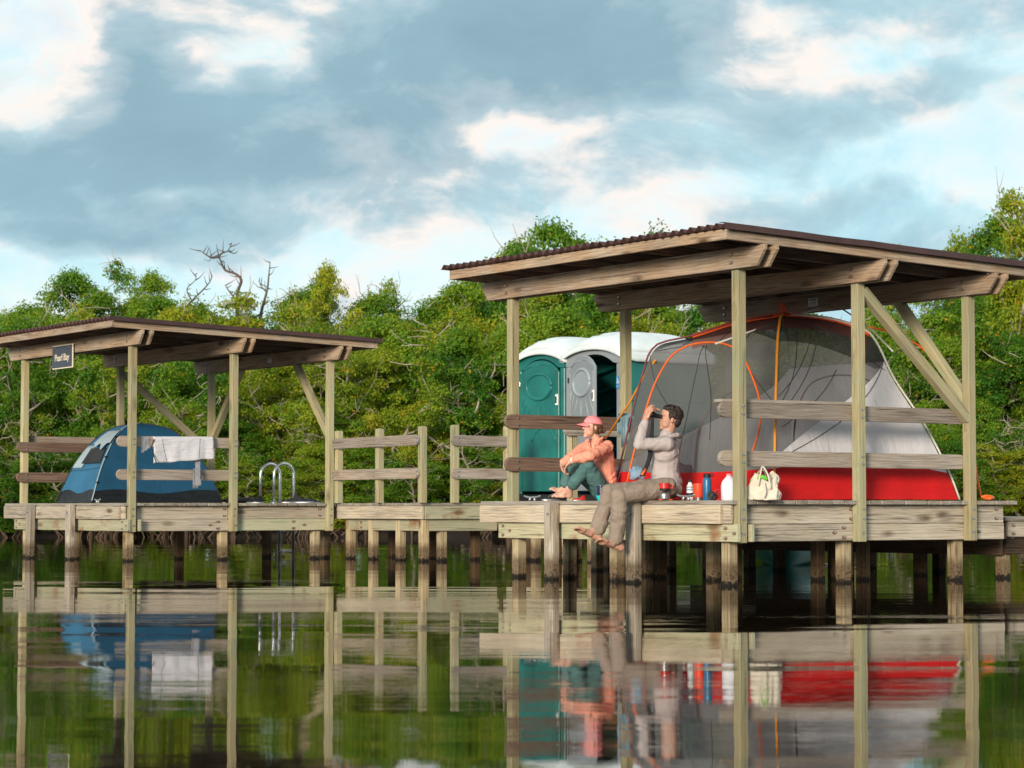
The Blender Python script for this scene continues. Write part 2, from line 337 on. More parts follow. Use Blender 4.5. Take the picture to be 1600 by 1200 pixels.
def frame(p0, d, up=Vector((0, 0, 1))):
    x = Vector(d).normalized(); y = Vector(up).cross(x)
    if y.length < 1e-4: y = Vector((0, 1, 0)).cross(x)
    y.normalize(); z = x.cross(y)
    m = Matrix((x, y, z)).transposed().to_4x4(); m.translation = Vector(p0); return m
_pc = {}
def prism_mesh(outline, thick, bevel=0.004, key=None):
    if key is not None and key in _pc: return _pc[key]
    bm = bmesh.new(); n = len(outline)
    a = [bm.verts.new((x, -thick / 2, z)) for x, z in outline]; b = [bm.verts.new((x, thick / 2, z)) for x, z in outline]
    bm.faces.new(a); bm.faces.new(b[::-1])
    for i in range(n): bm.faces.new((a[i], b[i], b[(i + 1) % n], a[(i + 1) % n]))
    bmesh.ops.recalc_face_normals(bm, faces=bm.faces)
    if bevel: bmesh.ops.bevel(bm, geom=bm.edges[:], offset=bevel, segments=1, affect='EDGES', clamp_overlap=True)
    me = bpy.data.meshes.new('board'); bm.to_mesh(me); bm.free()
    if key is not None: _pc[key] = me
    return me
def board(name, p0, p1, h, t, mat, parent, up=(0, 0, 1), shape='square', bevel=0.004):
    p0 = Vector(p0); p1 = Vector(p1); L = round((p1 - p0).length, 3)
    if shape == 'square': ol = [(0, -h / 2), (L, -h / 2), (L, h / 2), (0, h / 2)]
    elif shape == 'cham': c = h * 0.62; ol = [(c, -h / 2), (L - c, -h / 2), (L, h / 2 - h * .22), (L, h / 2), (0, h / 2), (0, h / 2 - h * .22)]
    elif shape == 'round':
        ol = [(L - h / 2 + h / 2 * math.sin(a), -h / 2 * math.cos(a)) for a in [math.pi * i / 8 for i in range(9)]]
        ol += [(h / 2 - h / 2 * math.sin(a), h / 2 * math.cos(a)) for a in [math.pi * i / 8 for i in range(9)]]
    me = prism_mesh(ol, t, bevel, (L, h, t, shape, mat.name, bevel))
    return link(name, me, mat, parent, frame(p0, p1 - p0, Vector(up)))
def box(name, c, size, mat, parent, rot=None, bevel=0.004):
    sx_, sy_, sz_ = size
    me = prism_mesh([(-sx_ / 2, -sz_ / 2), (sx_ / 2, -sz_ / 2), (sx_ / 2, sz_ / 2), (-sx_ / 2, sz_ / 2)], sy_, bevel, ('box', size, mat.name, bevel))
    Mx = Matrix.Translation(Vector(c)) @ (rot.to_4x4() if rot else Matrix.Identity(4))
    return link(name, me, mat, parent, Mx)
def tube_geo(pts, rad, n=6, cap=True):
    pts = [Vector(p) for p in pts]; V = []; Fc = []
    rad = rad if hasattr(rad, '__len__') else [rad] * len(pts)
    prev = None
    for i, p in enumerate(pts):
        d = (pts[min(i + 1, len(pts) - 1)] - pts[max(i - 1, 0)])
        d = d.normalized() if d.length > 1e-9 else Vector((0, 0, 1))
        if prev is None:
            a = d.orthogonal().normalized()
        else:
            a = (prev - d * prev.dot(d)); a = a.normalized() if a.length > 1e-6 else d.orthogonal().normalized()
        prev = a; b = d.cross(a)
        for k in range(n):
            th = 2 * math.pi * k / n; V.append(p + (a * math.cos(th) + b * math.sin(th)) * rad[i])
    for i in range(len(pts) - 1):
        for k in range(n): Fc.append((i * n + k, i * n + (k + 1) % n, (i + 1) * n + (k + 1) % n, (i + 1) * n + k))
    if cap: Fc.append(tuple(range(n))[::-1]); Fc.append(tuple((len(pts) - 1) * n + k for k in range(n)))
    return V, Fc
def spline(pts, k=6):
    P = [Vector(p) for p in pts]; out = []
    for i in range(len(P) - 1):
        p0 = P[max(i - 1, 0)]; p1 = P[i]; p2 = P[i + 1]; p3 = P[min(i + 2, len(P) - 1)]
        for j in range(k):
            t = j / k
            out.append(0.5 * ((2 * p1) + (p2 - p0) * t + (2 * p0 - 5 * p1 + 4 * p2 - p3) * t * t + (3 * p1 - p0 - 3 * p2 + p3) * t ** 3))
    out.append(P[-1]); return out
def tube(name, pts, rad, mat, parent=None, n=8):
    V, Fc = tube_geo(pts, rad, n); c = sum(V, Vector()) / len(V)
    me = mesh_of([v - c for v in V], Fc, name, True)
    return link(name, me, mat, parent, Matrix.Translation(c))
def lathe(name, prof, mat, parent, loc, n=20, rot=None):
    V = []; Fc = []
    for r, z in prof:
        for k in range(n): V.append((r * math.cos(2 * math.pi * k / n), r * math.sin(2 * math.pi * k / n), z))
    for i in range(len(prof) - 1):
        for k in range(n): Fc.append((i * n + k, i * n + (k + 1) % n, (i + 1) * n + (k + 1) % n, (i + 1) * n + k))
    if prof[0][0] > 1e-4: Fc.append(tuple(range(n))[::-1])
    if prof[-1][0] > 1e-4: Fc.append(tuple((len(prof) - 1) * n + k for k in range(n)))
    me = mesh_of(V, Fc, name); bm = bmesh.new(); bm.from_mesh(me); bmesh.ops.remove_doubles(bm, verts=bm.verts, dist=1e-5); bm.to_mesh(me); bm.free()
    me.polygons.foreach_set('use_smooth', [True] * len(me.polygons))
    try: me.set_sharp_from_angle(angle=R_(40))
    except Exception: pass
    return link(name, me, mat, parent, Matrix.Translation(Vector(loc)) @ (rot.to_4x4() if rot else Matrix.Identity(4)))
def grid_surf(name, fn, nu, nv, mat, parent, thick=0.0, closed=False):
    V = [Vector(fn(i / nu, j / nv)) for j in range(nv + 1) for i in range(nu + 1)]
    Fc = [(j * (nu + 1) + i, j * (nu + 1) + i + 1, (j + 1) * (nu + 1) + i + 1, (j + 1) * (nu + 1) + i) for j in range(nv) for i in range(nu)]
    c = sum(V, Vector()) / len(V)
    me = mesh_of([v - c for v in V], Fc, name, True)
    o = link(name, me, mat, parent, Matrix.Translation(c))
    if thick:
        md = o.modifiers.new('thickness', 'SOLIDIFY'); md.thickness = thick; md.offset = 0
    return o

# ------------------------------------------------------------------ the setting: bed, bank, water
def make_ground():
    xs = np.concatenate([[-3000, -900, -300, -100], np.linspace(-50, 50, 81), [100, 300, 900, 3000]])
    ys = np.concatenate([[-3000, -900, -300, -60, 0, 20, 40], np.linspace(50, 75, 41), [90, 150, 400, 1200, 5000]])
    V = []
    for y in ys:
        for x in xs:
            sh = 55.0 + 0.7 * math.sin(x * 0.5) + 0.5 * math.sin(x * 1.3 + 1)
            z = -1.4 + 1.75 / (1 + math.exp(max(-60, min(60, -(y - sh - 0.3) * 2.2))))
            z += 0.05 * noise.noise(Vector((x * 0.7, y * 0.7, 0)))
            V.append((x, y, z))
    nx = len(xs)
    Fc = [(j * nx + i, j * nx + i + 1, (j + 1) * nx + i + 1, (j + 1) * nx + i) for j in range(len(ys) - 1) for i in range(nx - 1)]
    m = plain('dark_mangrove_mud', (0.016, 0.011, 0.008), 0.9, 0.4, 2.0, 0.8, 20)
    o = link('ground', mesh_of(V, Fc, 'ground', True), m); o['kind'] = 'structure'; o['label'] = 'dark muddy bank and creek bed under the mangroves'
make_ground()
def make_water():
    m, t, p, o = base_mat('dark_tannin_water')
    p.inputs['Base Color'].default_value = (0.010, 0.007, 0.004, 1); p.inputs['Roughness'].default_value = 0.0
    p.inputs['IOR'].default_value = 1.34; p.inputs['Specular IOR Level'].default_value = 0.75
    g = t.new('ShaderNodeNewGeometry').outputs['Position']
    h1 = t.noise(t.vmath('MULTIPLY', g, (0.22, 0.60, 1)), 1.0, 2, 0.45)
    h2 = t.noise(t.vmath('MULTIPLY', g, (2.2, 9.0, 1)), 1.0, 3, 0.55)
    h3 = t.noise(t.vmath('MULTIPLY', g, (9.0, 34.0, 1)), 1.0, 2, 0.5)
    patch = t.maprange(t.noise(t.vmath('MULTIPLY', g, (0.10, 0.42, 1)), 1.0, 3, 0.6), 0.36, 0.64, 0.10, 1.0)
    h = t.math('ADD', t.math('MULTIPLY', h1, 0.0085), t.math('MULTIPLY', patch, t.math('ADD', t.math('MULTIPLY', h2, 0.00090), t.math('MULTIPLY', h3, 0.00013))))
    b = t.new('ShaderNodeBump'); b.inputs['Strength'].default_value = 1.0; b.inputs['Distance'].default_value = 1.0
    t.l.new(h, b.inputs['Height']); t.l.new(b.outputs[0], p.inputs['Normal'])
    S = 5000
    o = link('water', mesh_of([(-S, -S, 0), (S, -S, 0), (S, S, 0), (-S, S, 0)], [(0, 1, 2, 3)], 'water'), m)
    o['kind'] = 'structure'; o['label'] = 'calm dark creek water mirroring the platforms and mangroves'
make_water()

# ------------------------------------------------------------------ platforms
UD = Vector((-0.572, 0.820, 0)).normalized(); VD = Vector((0.820, 0.572, 0)).normalized(); ZD = Vector((0, 0, 1))
class Frm:
    def __init__(s, B): s.B = Vector((B[0], B[1], 0))
    def __call__(s, u, v, z=0): return s.B + UD * u + VD * v + ZD * z
RF = Frm((2.03, 20.70)); LF = Frm((-4.99, 30.46))
DT = 0.767           # deck top
ROTF = Matrix((UD, VD, ZD)).transposed()   # local x=u y=v (left-handed pair is avoided in boards)

def bolt(parent, p, d, mat=None, r=0.011):
    if mat is None:
        sm_ = _pc.get('stain')
        if sm_ is None:
            V, Fc = tube_geo([(0, 0, 0), (0.0015, 0, 0)], [1, 0.9], 12); sm_ = mesh_of([(v.x, v.y * .030, v.z * .018) for v in V], Fc, 'rust_stain'); _pc['stain'] = sm_
        link('rust_stain', sm_, M['ruststain'], parent, frame(Vector(p) + Vector((0, 0, -.004)), d))
    me = _pc.get('bolt')
    if me is None:
        V, Fc = tube_geo([(0, 0, 0), (0.012, 0, 0)], [1, 0.8], 8); me = mesh_of([(v.x, v.y * 0.014, v.z * 0.014) for v in V], Fc, 'bolt', False); _pc['bolt'] = me
    o = link('bolt', me, mat or M['rust'], parent, frame(p, d)); return o

def deck_boards(parent, fr, u0, u1, v0, v1, along='u', w=0.141, gap=0.011, mat=None):
    mat = mat or M['deck']
    if along == 'u':
        n = int((v1 - v0) / (w + gap))
        for i in range(n):
            v = v0 + (i + .5) * (v1 - v0) / n; j = random.uniform(-.008, .008)
            board('deck_board', fr(u0 + j, v, DT - .019 + random.uniform(-.0015, .0015)), fr(u1, v, DT - .019), 0.038, (v1 - v0) / n - gap, mat, parent)
    else:
        n = int((u1 - u0) / (w + gap))
        for i in range(n):
            u = u0 + (i + .5) * (u1 - u0) / n; j = random.uniform(-.008, .008)
            board('deck_board', fr(u, v0 + j, DT - .019 + random.uniform(-.0015, .0015)), fr(u, v1, DT - .019), 0.038, (u1 - u0) / n - gap, mat, parent)
def pile(parent, fr, u, v, top=0.56, w=0.10, mat=None, d=None, name='pile'):
    p = fr(u, v, -1.5); q = fr(u, v, top); d = d or w
    me = prism_mesh([(0, -d / 2), (top + 1.5, -d / 2), (top + 1.5, d / 2), (0, d / 2)], w, 0.006, ('pile', round(top, 2), w, d, (mat or M['pile']).name))
    X_ = Vector((0, 0, 1)); Mx = Matrix((X_, UD, VD)).transposed().to_4x4(); Mx.translation = p   # local y=u z=v
    # small yaw wobble
    return link(name, me, mat or M['pile'], parent, Mx @ Matrix.Rotation(random.uniform(-.03, .03), 4, 'X'))

def platform(fr, label, ue, ve, fenders, extra=(), right=False):
    root = thing('platform', label, 'wooden platform', fr(1.9, 1.6, 0), 'camping platforms standing in the water')
    deck_boards(root, fr, -0.02, ue, -0.12, ve + 0.02)
    # side boards along u (left-front face)
    uu = ue - 0.03
    board('rim_board', fr(0.12, -0.115, 0.640), fr(uu + .02, -0.115, 0.640), 0.172, 0.038, M['fascia'], root)
    board('beam', fr(-0.06, -0.062, 0.473), fr(uu - .25, -0.062, 0.473), 0.155, 0.045, M['fasciagrn'], root)
    board('inner_rim_board', fr(0.02, -0.078, 0.640), fr(1.2, -0.078, 0.640), 0.168, 0.034, M['fascia'], root)
    board('beam', fr(-0.06, 0.10, 0.473), fr(uu - .2, 0.14, 0.473), 0.155, 0.04, M['fasciagrn'], root)
    # front boards along v
    cuts = [0.10, 1.42, ve - .10] if right else [0.10, 1.45, ve]
    for a, b in zip(cuts[:-1], cuts[1:]): board('rim_board', fr(0.075, a + .003, 0.640), fr(0.075, b - .003, 0.640), 0.172, 0.04, M['fascia'], root)
    board('beam', fr(0.070, 0.0, 0.473), fr(0.070, 1.56, 0.473), 0.155, 0.045, M['fascia'], root)
    board('beam', fr(0.072, 1.565, 0.473), fr(0.072, ve - .1, 0.473), 0.155, 0.045, M['fasciagrn'] if not right else M['fascia'], root)
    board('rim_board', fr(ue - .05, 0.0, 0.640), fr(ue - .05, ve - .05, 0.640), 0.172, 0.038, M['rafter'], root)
    board('rim_board', fr(.1, ve - .09, 0.640), fr(ue - .1, ve - .09, 0.640), 0.172, 0.038, M['beam'], root)
    u = 0.55
    while u < ue - .2:
        board('joist', fr(u, 0.0, 0.645), fr(u, ve - .12, 0.645), 0.16, 0.038, M['rafter'], root); u += 0.5
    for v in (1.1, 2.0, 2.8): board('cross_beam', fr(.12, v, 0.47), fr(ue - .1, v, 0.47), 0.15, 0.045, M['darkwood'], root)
    for uq in (0.17, 1.85, 3.45):
        for vq in (0.03, 1.42, 2.86):
            mat = M['pile'] if (uq < .3 or vq < .3) else M['pileshade']
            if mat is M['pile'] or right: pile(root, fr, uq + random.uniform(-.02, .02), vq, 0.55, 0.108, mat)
    for (uq, vq, mt) in extra: pile(root, fr, uq, vq, 0.55, 0.105, M[mt])
    for uq in fenders:
        pile(root, fr, uq, -0.19, 0.752, 0.14, M['pilegrey'], 0.085, 'fender_pile')
        bolt(root, fr(uq + .0, -0.236, 0.64), -VD, M['galv'])
    # bolts with rusty heads
    for (u_, z_) in ((uu - .33, .52), (uu - .33, .43), (uu - .45, .475), (0.1, .52), (0.1, .43), (-.02, .475)):
        bolt(root, fr(u_, -0.0845, z_), -VD)
    for (v_, z_) in ((1.30, .52), (1.30, .43), (1.18, .475), (ve - .62, .52), (ve - .62, .43), (ve - .45, .475), (1.40, .69), (1.40, .6), (ve - .2, .69), (ve - .2, .6)):
        bolt(root, fr(0.0475 if z_ < .56 else 0.055, v_, z_), -UD)
    return root
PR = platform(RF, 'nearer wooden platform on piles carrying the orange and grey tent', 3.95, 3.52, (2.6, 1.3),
              [(1.9, .2, 'pile'), (2.15, .32, 'pileshade'), (1.0, 2.1, 'pileshade'), (1.3, 2.5, 'pileshade'), (2.4, 1.0, 'pileshade'), (2.9, 2.2, 'pileshade'), 
               (0.9, 1.75, 'pileshade'), (1.15, 2.35, 'pile'), (2.9, .25, 'pile'), (1.45, .9, 'pile'), (2.2, 1.6, 'pile'), (3.0, 1.3, 'pile'), (.75, 2.2, 'pileshade'), (3.2, 2.3, 'pileshade'), (1.6, 1.3, 'pileshade')], right=True)
PL = platform(LF, 'farther wooden platform on piles carrying the blue tent', 3.95, 3.08, (2.85, 1.5), [(1.0, 1.2, 'pileshade'), (1.6, 2.9, 'pileshade')])

def shelter(fr, label, vl, brace_front, capn):
    root = thing('shelter', label, 'shelter', fr(1.75, vl / 2, DT), 'roofed shelters on the platforms')
    UL = 3.53; SL = 0.030
    def bt(v): return 2.83 - SL * v          # beam underside
    vs = (0.0, vl / 2, vl)
    for ui, u in enumerate((0.0, UL)):
        for v in vs:
            top = bt(v) + 0.17
            bot = 0.385 if ui == 0 else 0.40
            L = top - bot
            me = prism_mesh([(0, -.0465), (L, -.0465), (L, .0465), (0, .0465)], 0.093, 0.005, ('post', round(L, 3)))
            Mx = Matrix((ZD, UD, VD)).transposed().to_4x4(); Mx.translation = fr(u, v, bot)
            link('post', me, M['post'], root, Mx)
            for zz in (bt(v) + .06, bt(v) + .13): bolt(root, fr(u, v - 0.0895, zz), -VD)
            if ui == 0:
                for zz in (.69, .60, .47): bolt(root, fr(-0.0475, v + random.uniform(-.01, .01), zz), -UD, M['galv'])
    for v in vs:
        z = bt(v) + 0.0925
        for sg in (-1, 1):
            e = 0.45 if sg < 0 else 0.45
            board('beam', fr(-e, v + sg * 0.0685, z), fr(UL + e, v + sg * 0.0685, z), 0.185, 0.038, M['beam'], root, shape='cham')
    # rafters along v, on the beams
    u = -0.40; us = []
    while u < UL + .41: us.append(u); u += (UL + .8) / 7
    v0, v1 = -0.46, vl + 0.48
    for i, u in enumerate(us):
        z0 = bt(v0) + 0.185 + 0.047; z1 = bt(v1) + 0.185 + 0.047
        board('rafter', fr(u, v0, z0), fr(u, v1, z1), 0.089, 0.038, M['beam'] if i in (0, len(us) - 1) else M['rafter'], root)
    z0 = bt(-.5) + 0.185 + .047
    board('fascia_board', fr(-.42, -.482, z0), fr(UL + .42, -.482, z0), 0.092, 0.038, M['beam'], root)
    z1 = bt(vl + .5) + 0.185 + .047
    board('fascia_board', fr(-.42, vl + .502, z1), fr(UL + .42, vl + .502, z1), 0.092, 0.038, M['beam'], root)
    # purlins
    # corrugated sheets running along v
    ua, ub = -0.47, UL + 0.47; ns = 5
    for k in range(ns):
        a = ua + (ub - ua) * k / ns; b = ua + (ub - ua) * (k + 1) / ns + 0.03
        nu = max(8, int((b - a) / 0.11 * 8)); V = []; Fc = []
        nv = 14
        for j in range(nv + 1):
            v = -0.56 + (vl + 1.12) * j / nv
            for i in range(nu + 1):
                uu = a + (b - a) * i / nu
                z = bt(v) + 0.185 + 0.094 + 0.019 + 0.022 * math.cos(2 * math.pi * uu / 0.12) + 0.0025 * k
                z += 0.010 * noise.noise(Vector((v * 1.1, uu * 2.0 + k * 3, fr.B.x)))
                if i == 0 or k == 0 and i < 4: z += 0.012 * noise.noise(Vector((v * 2.3, 5, fr.B.x)))
                V.append(fr(uu, v, z))
        for j in range(nv):
            for i in range(nu): Fc.append((j * (nu + 1) + i, j * (nu + 1) + i + 1, (j + 1) * (nu + 1) + i + 1, (j + 1) * (nu + 1) + i))
        c = sum(V, Vector()) / len(V)
        o = link('roof_sheet', mesh_of([p - c for p in V], Fc, 'roof_sheet', True), M['roof'], root, Matrix.Translation(c))
        md = o.modifiers.new('thickness', 'SOLIDIFY'); md.thickness = 0.004
    # edge flashing along the front edge (smooth brown strip)
    pts = []
    zc = lambda v: bt(v) + 0.185 + 0.094 + 0.012
    V = []
    for j in range(15):
        v = -0.56 + (vl + 1.12) * j / 14; wob = 0.007 * noise.noise(Vector((v * 2.1, 7, fr.B.x)))
        V += [fr(-0.478, v, zc(v) - 0.022 + wob), fr(-0.478, v, zc(v) + 0.030 + wob), fr(-0.40, v, zc(v) + 0.036 + wob)]
    Fc = []
    for j in range(14):
        for i in range(2): Fc.append((j * 3 + i, j * 3 + i + 1, (j + 1) * 3 + i + 1, (j + 1) * 3 + i))
    c = sum(V, Vector()) / len(V)
    o = link('edge_flashing', mesh_of([p - c for p in V], Fc, 'flash'), M['roof'], root, Matrix.Translation(c)); md = o.modifiers.new('thickness', 'SOLIDIFY'); md.thickness = 0.004
    # braces
    def brace(p, q): board('brace', p, q, 0.089, 0.089, M['post'], root)
    if brace_front: brace(fr(-.0, vl / 2 + .05, bt(vl / 2) - .06), fr(0.0, vl - .03, 1.55))
    brace(fr(.95, vl, bt(vl) + .02), fr(0.03, vl, 1.72))
    if not brace_front: brace(fr(UL - .95, vl, bt(vl) + .02), fr(UL - .03, vl, 1.72))
    if not brace_front: brace(fr(UL, vl / 2 + .05, bt(vl / 2) - .1), fr(UL, vl - .03, 1.55))
    # rails
    def rail(u, va, vb, z, mat=M['rail']): board('rail', fr(u, va, z), fr(u, vb, z), 0.142, 0.038, mat, root, shape='round')
    ve = vl if capn else vl / 2 + .1
    for z in (1.645 - .07, 1.21 - .07):
        rail(0.068, -.19, ve + (.0 if capn else 0.02), z)
        for v in (0, vl / 2): 
            for dz in (-.035, .035): bolt(root, fr(-0.0475, v, z + dz), -UD, M['galv'])
    if capn: board('rail_cap', fr(0.105, -.16, 1.655), fr(0.105, vl / 2, 1.665), 0.03, 0.12, M['rail'], root)
    for z in (1.645 - .07, 1.21 - .07):
        rail(UL - .068, -.15, vl / 2 + .06, z, M['railbrown'])
        for dz in (-.035, .035): bolt(root, fr(UL - .0885, 0.0, z + dz), -UD, M['galv'])
    if not capn: rail(UL + .075, -.0, vl / 2 + .1, 1.665, M['rail'])
    return root
SR = shelter(RF, 'nearer timber shelter with brown corrugated roof over the orange and grey tent', 2.9, True, True)
SL_ = shelter(LF, 'farther timber shelter with brown corrugated roof over the blue tent', 3.0, False, False)

# ------------------------------------------------------------------ walkways
def walkway(fr, label, u0, u1, v0, v1, along, piles, cat='walkway'):
    root = thing('walkway', label, cat, fr((u0 + u1) / 2, (v0 + v1) / 2, 0), 'plank walkways joining the platforms')
    deck_boards(root, fr, u0, u1, v0, v1, along)
    board('rim_board', fr(u0 + .02, v0 + .03, .64), fr(u1 - .02, v0 + .03, .64), 0.172, 0.04, M['fascia'], root)
    board('rim_board', fr(u0 + .02, v1 - .03, .64), fr(u1 - .02, v1 - .03, .64), 0.172, 0.04, M['rafter'], root)
    board('rim_board', fr(u0 + .03, v0 + .06, .64), fr(u0 + .03, v1 - .06, .64), 0.172, 0.04, M['fasciagrn'], root)
    board('beam', fr(u0 + .08, v0 + .06, .475), fr(u0 + .08, v1 - .06, .475), 0.155, 0.04, M['fasciagrn'], root)
    board('beam', fr(u0 + .1, v0 + .12, .475), fr(min(u1, u0 + 2.05), v0 + .12, .475), 0.155, 0.04, M['fasciagrn'], root)
    for (u, v, mt) in piles: pile(root, fr, u, v, 0.56, 0.105, M[mt])
    for du in (.2, 1.7):
        for z in (.44, .51): bolt(root, fr(u0 + du, v0 + .098, z), -VD)
    return root
WA = walkway(RF, 'plank walkway leading from the farther platform beside the pool ladder', 9.84, 13.0, 2.95, 4.25, 'v',
             [(9.95, 3.05, 'pile'), (9.98, 3.35, 'pile'), (10.6, 3.1, 'pile'), (11.3, 3.1, 'pile'), (11.9, 3.1, 'pile'), (12.6, 3.1, 'pile'), (10.3, 4.1, 'pileshade'), (11.4, 4.1, 'pileshade'), (12.4, 4.1, 'pileshade')])
WB = walkway(RF, 'wide plank landing carrying the two portable toilets', 7.9, 11.4, 4.27, 6.9, 'v',
             [(8.05, 4.4, 'pile'), (8.6, 4.4, 'pile'), (8.3, 4.6, 'pile'), (9.0, 4.5, 'pileshade'), (8.8, 4.7, 'pile'), (9.3, 4.4, 'pile'), (9.6, 4.45, 'pileshade'), (8.05, 5.5, 'pileshade'), (9.2, 5.6, 'pileshade'), (10.3, 5.6, 'pileshade'), (8.05, 6.7, 'pileshade'), (10.3, 6.7, 'pileshade')])
WC = walkway(RF, 'narrow plank walkway running behind the nearer platform to the toilets', 3.97, 7.88, 4.27, 5.6, 'v',
             [(5.6, 4.4, 'pile'), (6.7, 4.4, 'pile'), (4.1, 5.5, 'pileshade'), (6.7, 5.4, 'pileshade')])
WD = walkway(RF, 'short plank landing behind the nearer platform near the pale blue cloth', 3.97, 5.45, 2.0, 4.25, 'u',
             [(4.9, 2.1, 'pile'), (4.3, 2.2, 'pile'), (4.6, 2.9, 'pile'), (5.2, 2.5, 'pileshade'), (5.3, 3.3, 'pileshade'), (4.4, 3.9, 'pileshade'), (5.0, 4.1, 'pileshade')])

def railing(label, pts, ends, top=1.80, ztop=1.66):
    """posts at world XY pts; two rails on the camera side"""
    root = thing('railing', label, 'railing', Vector((*pts[0], DT)))
    a = Vector((*pts[0], 0)); b = Vector((*pts[-1], 0)); d = (b - a).normalized(); nrm = Vector((d.y, -d.x, 0))
    if nrm.y > 0: nrm = -nrm
    for p in pts:
        q = Vector((*p, 0)); L = top - DT
        ol = [(0, -.0445), (L - .012, -.0445), (L, -.03), (L, .03), (L - .012, .0445), (0, .0445)]
        me = prism_mesh(ol, 0.089, 0.004, ('rp', round(L, 3)))
        Mx = Matrix((ZD, UD, VD)).transposed().to_4x4(); Mx.translation = q + ZD * DT
        link('post', me, M['post'], root, Mx)
    for z in (ztop - .07, ztop - .07 - .435):
        p = a - d * ends[0] + nrm * .066 + ZD * z; q = b + d * ends[1] + nrm * .066 + ZD * z
        board('rail', p, q, 0.142, 0.038, M['rail'], root, shape='round')
        for s_ in pts:
            for dz in (-.03, .03): bolt(root, Vector((*s_, 0)) + nrm * .085 + ZD * (z + dz), nrm, M['galv'])
    return root
def rf(u, v): p = RF(u, v); return (p.x, p.y)
railing('two-rail timber railing of three posts right of the pool ladder', [rf(11.95, 2.93), rf(10.87, 2.93), rf(9.80, 2.93)], (.10, .02), 1.77)
railing('short two-rail timber railing left of the nearer shelter', [rf(9.82, 3.45), rf(9.82, 4.30)], (.10, .10), 1.80)
railing('weathered grey stub railing behind the seated woman', [rf(5.50, 2.20), rf(5.50, 3.2)], (.17, .1), 1.60, 1.66)
railing('low railing beyond the orange guy line at the far corner', [rf(5.40, 5.9), rf(4.1, 5.9)], (.12, .1), 1.60, 1.60)

# low dock at the right
def low_dock():
    root = thing('dock', 'low dark dock at the right end of the nearer platform', 'dock', RF(2.5, 4.4, 0))
    n = 32
    for i in range(n):
        u = 0.25 + (i + .5) * 4.9 / n
        board('deck_board', RF(u, 3.66, .588), RF(u, 6.2, .588), .036, 4.9 / n - .006, M['deck'], root)
    board('rim_board', RF(.30, 3.72, .49), RF(.30, 6.2, .49), .155, .04, M['fascia'], root)
    board('rim_board', RF(.35, 3.70, .315), RF(5.2, 3.70, .315), .17, .05, M['darkwood'], root)
    board('rim_board', RF(.35, 3.69, .49), RF(5.2, 3.69, .49), .155, .04, M['darkwood'], root)
    board('beam', RF(.37, 3.76, .315), RF(.37, 6.2, .315), .15, .05, M['darkwood'], root)
    for (u, v) in ((.45, 3.82), (1.6, 3.82), (2.7, 3.82), (3.8, 3.82), (.45, 5.0), (2.5, 5.0)): pile(root, RF, u, v, .57, .11, M['pile'] if u < .5 else M['pileshade'])
    for v in (3.8, 4.15): bolt(root, RF(.279, v, .53), -UD); bolt(root, RF(.279, v, .45), -UD)
low_dock()

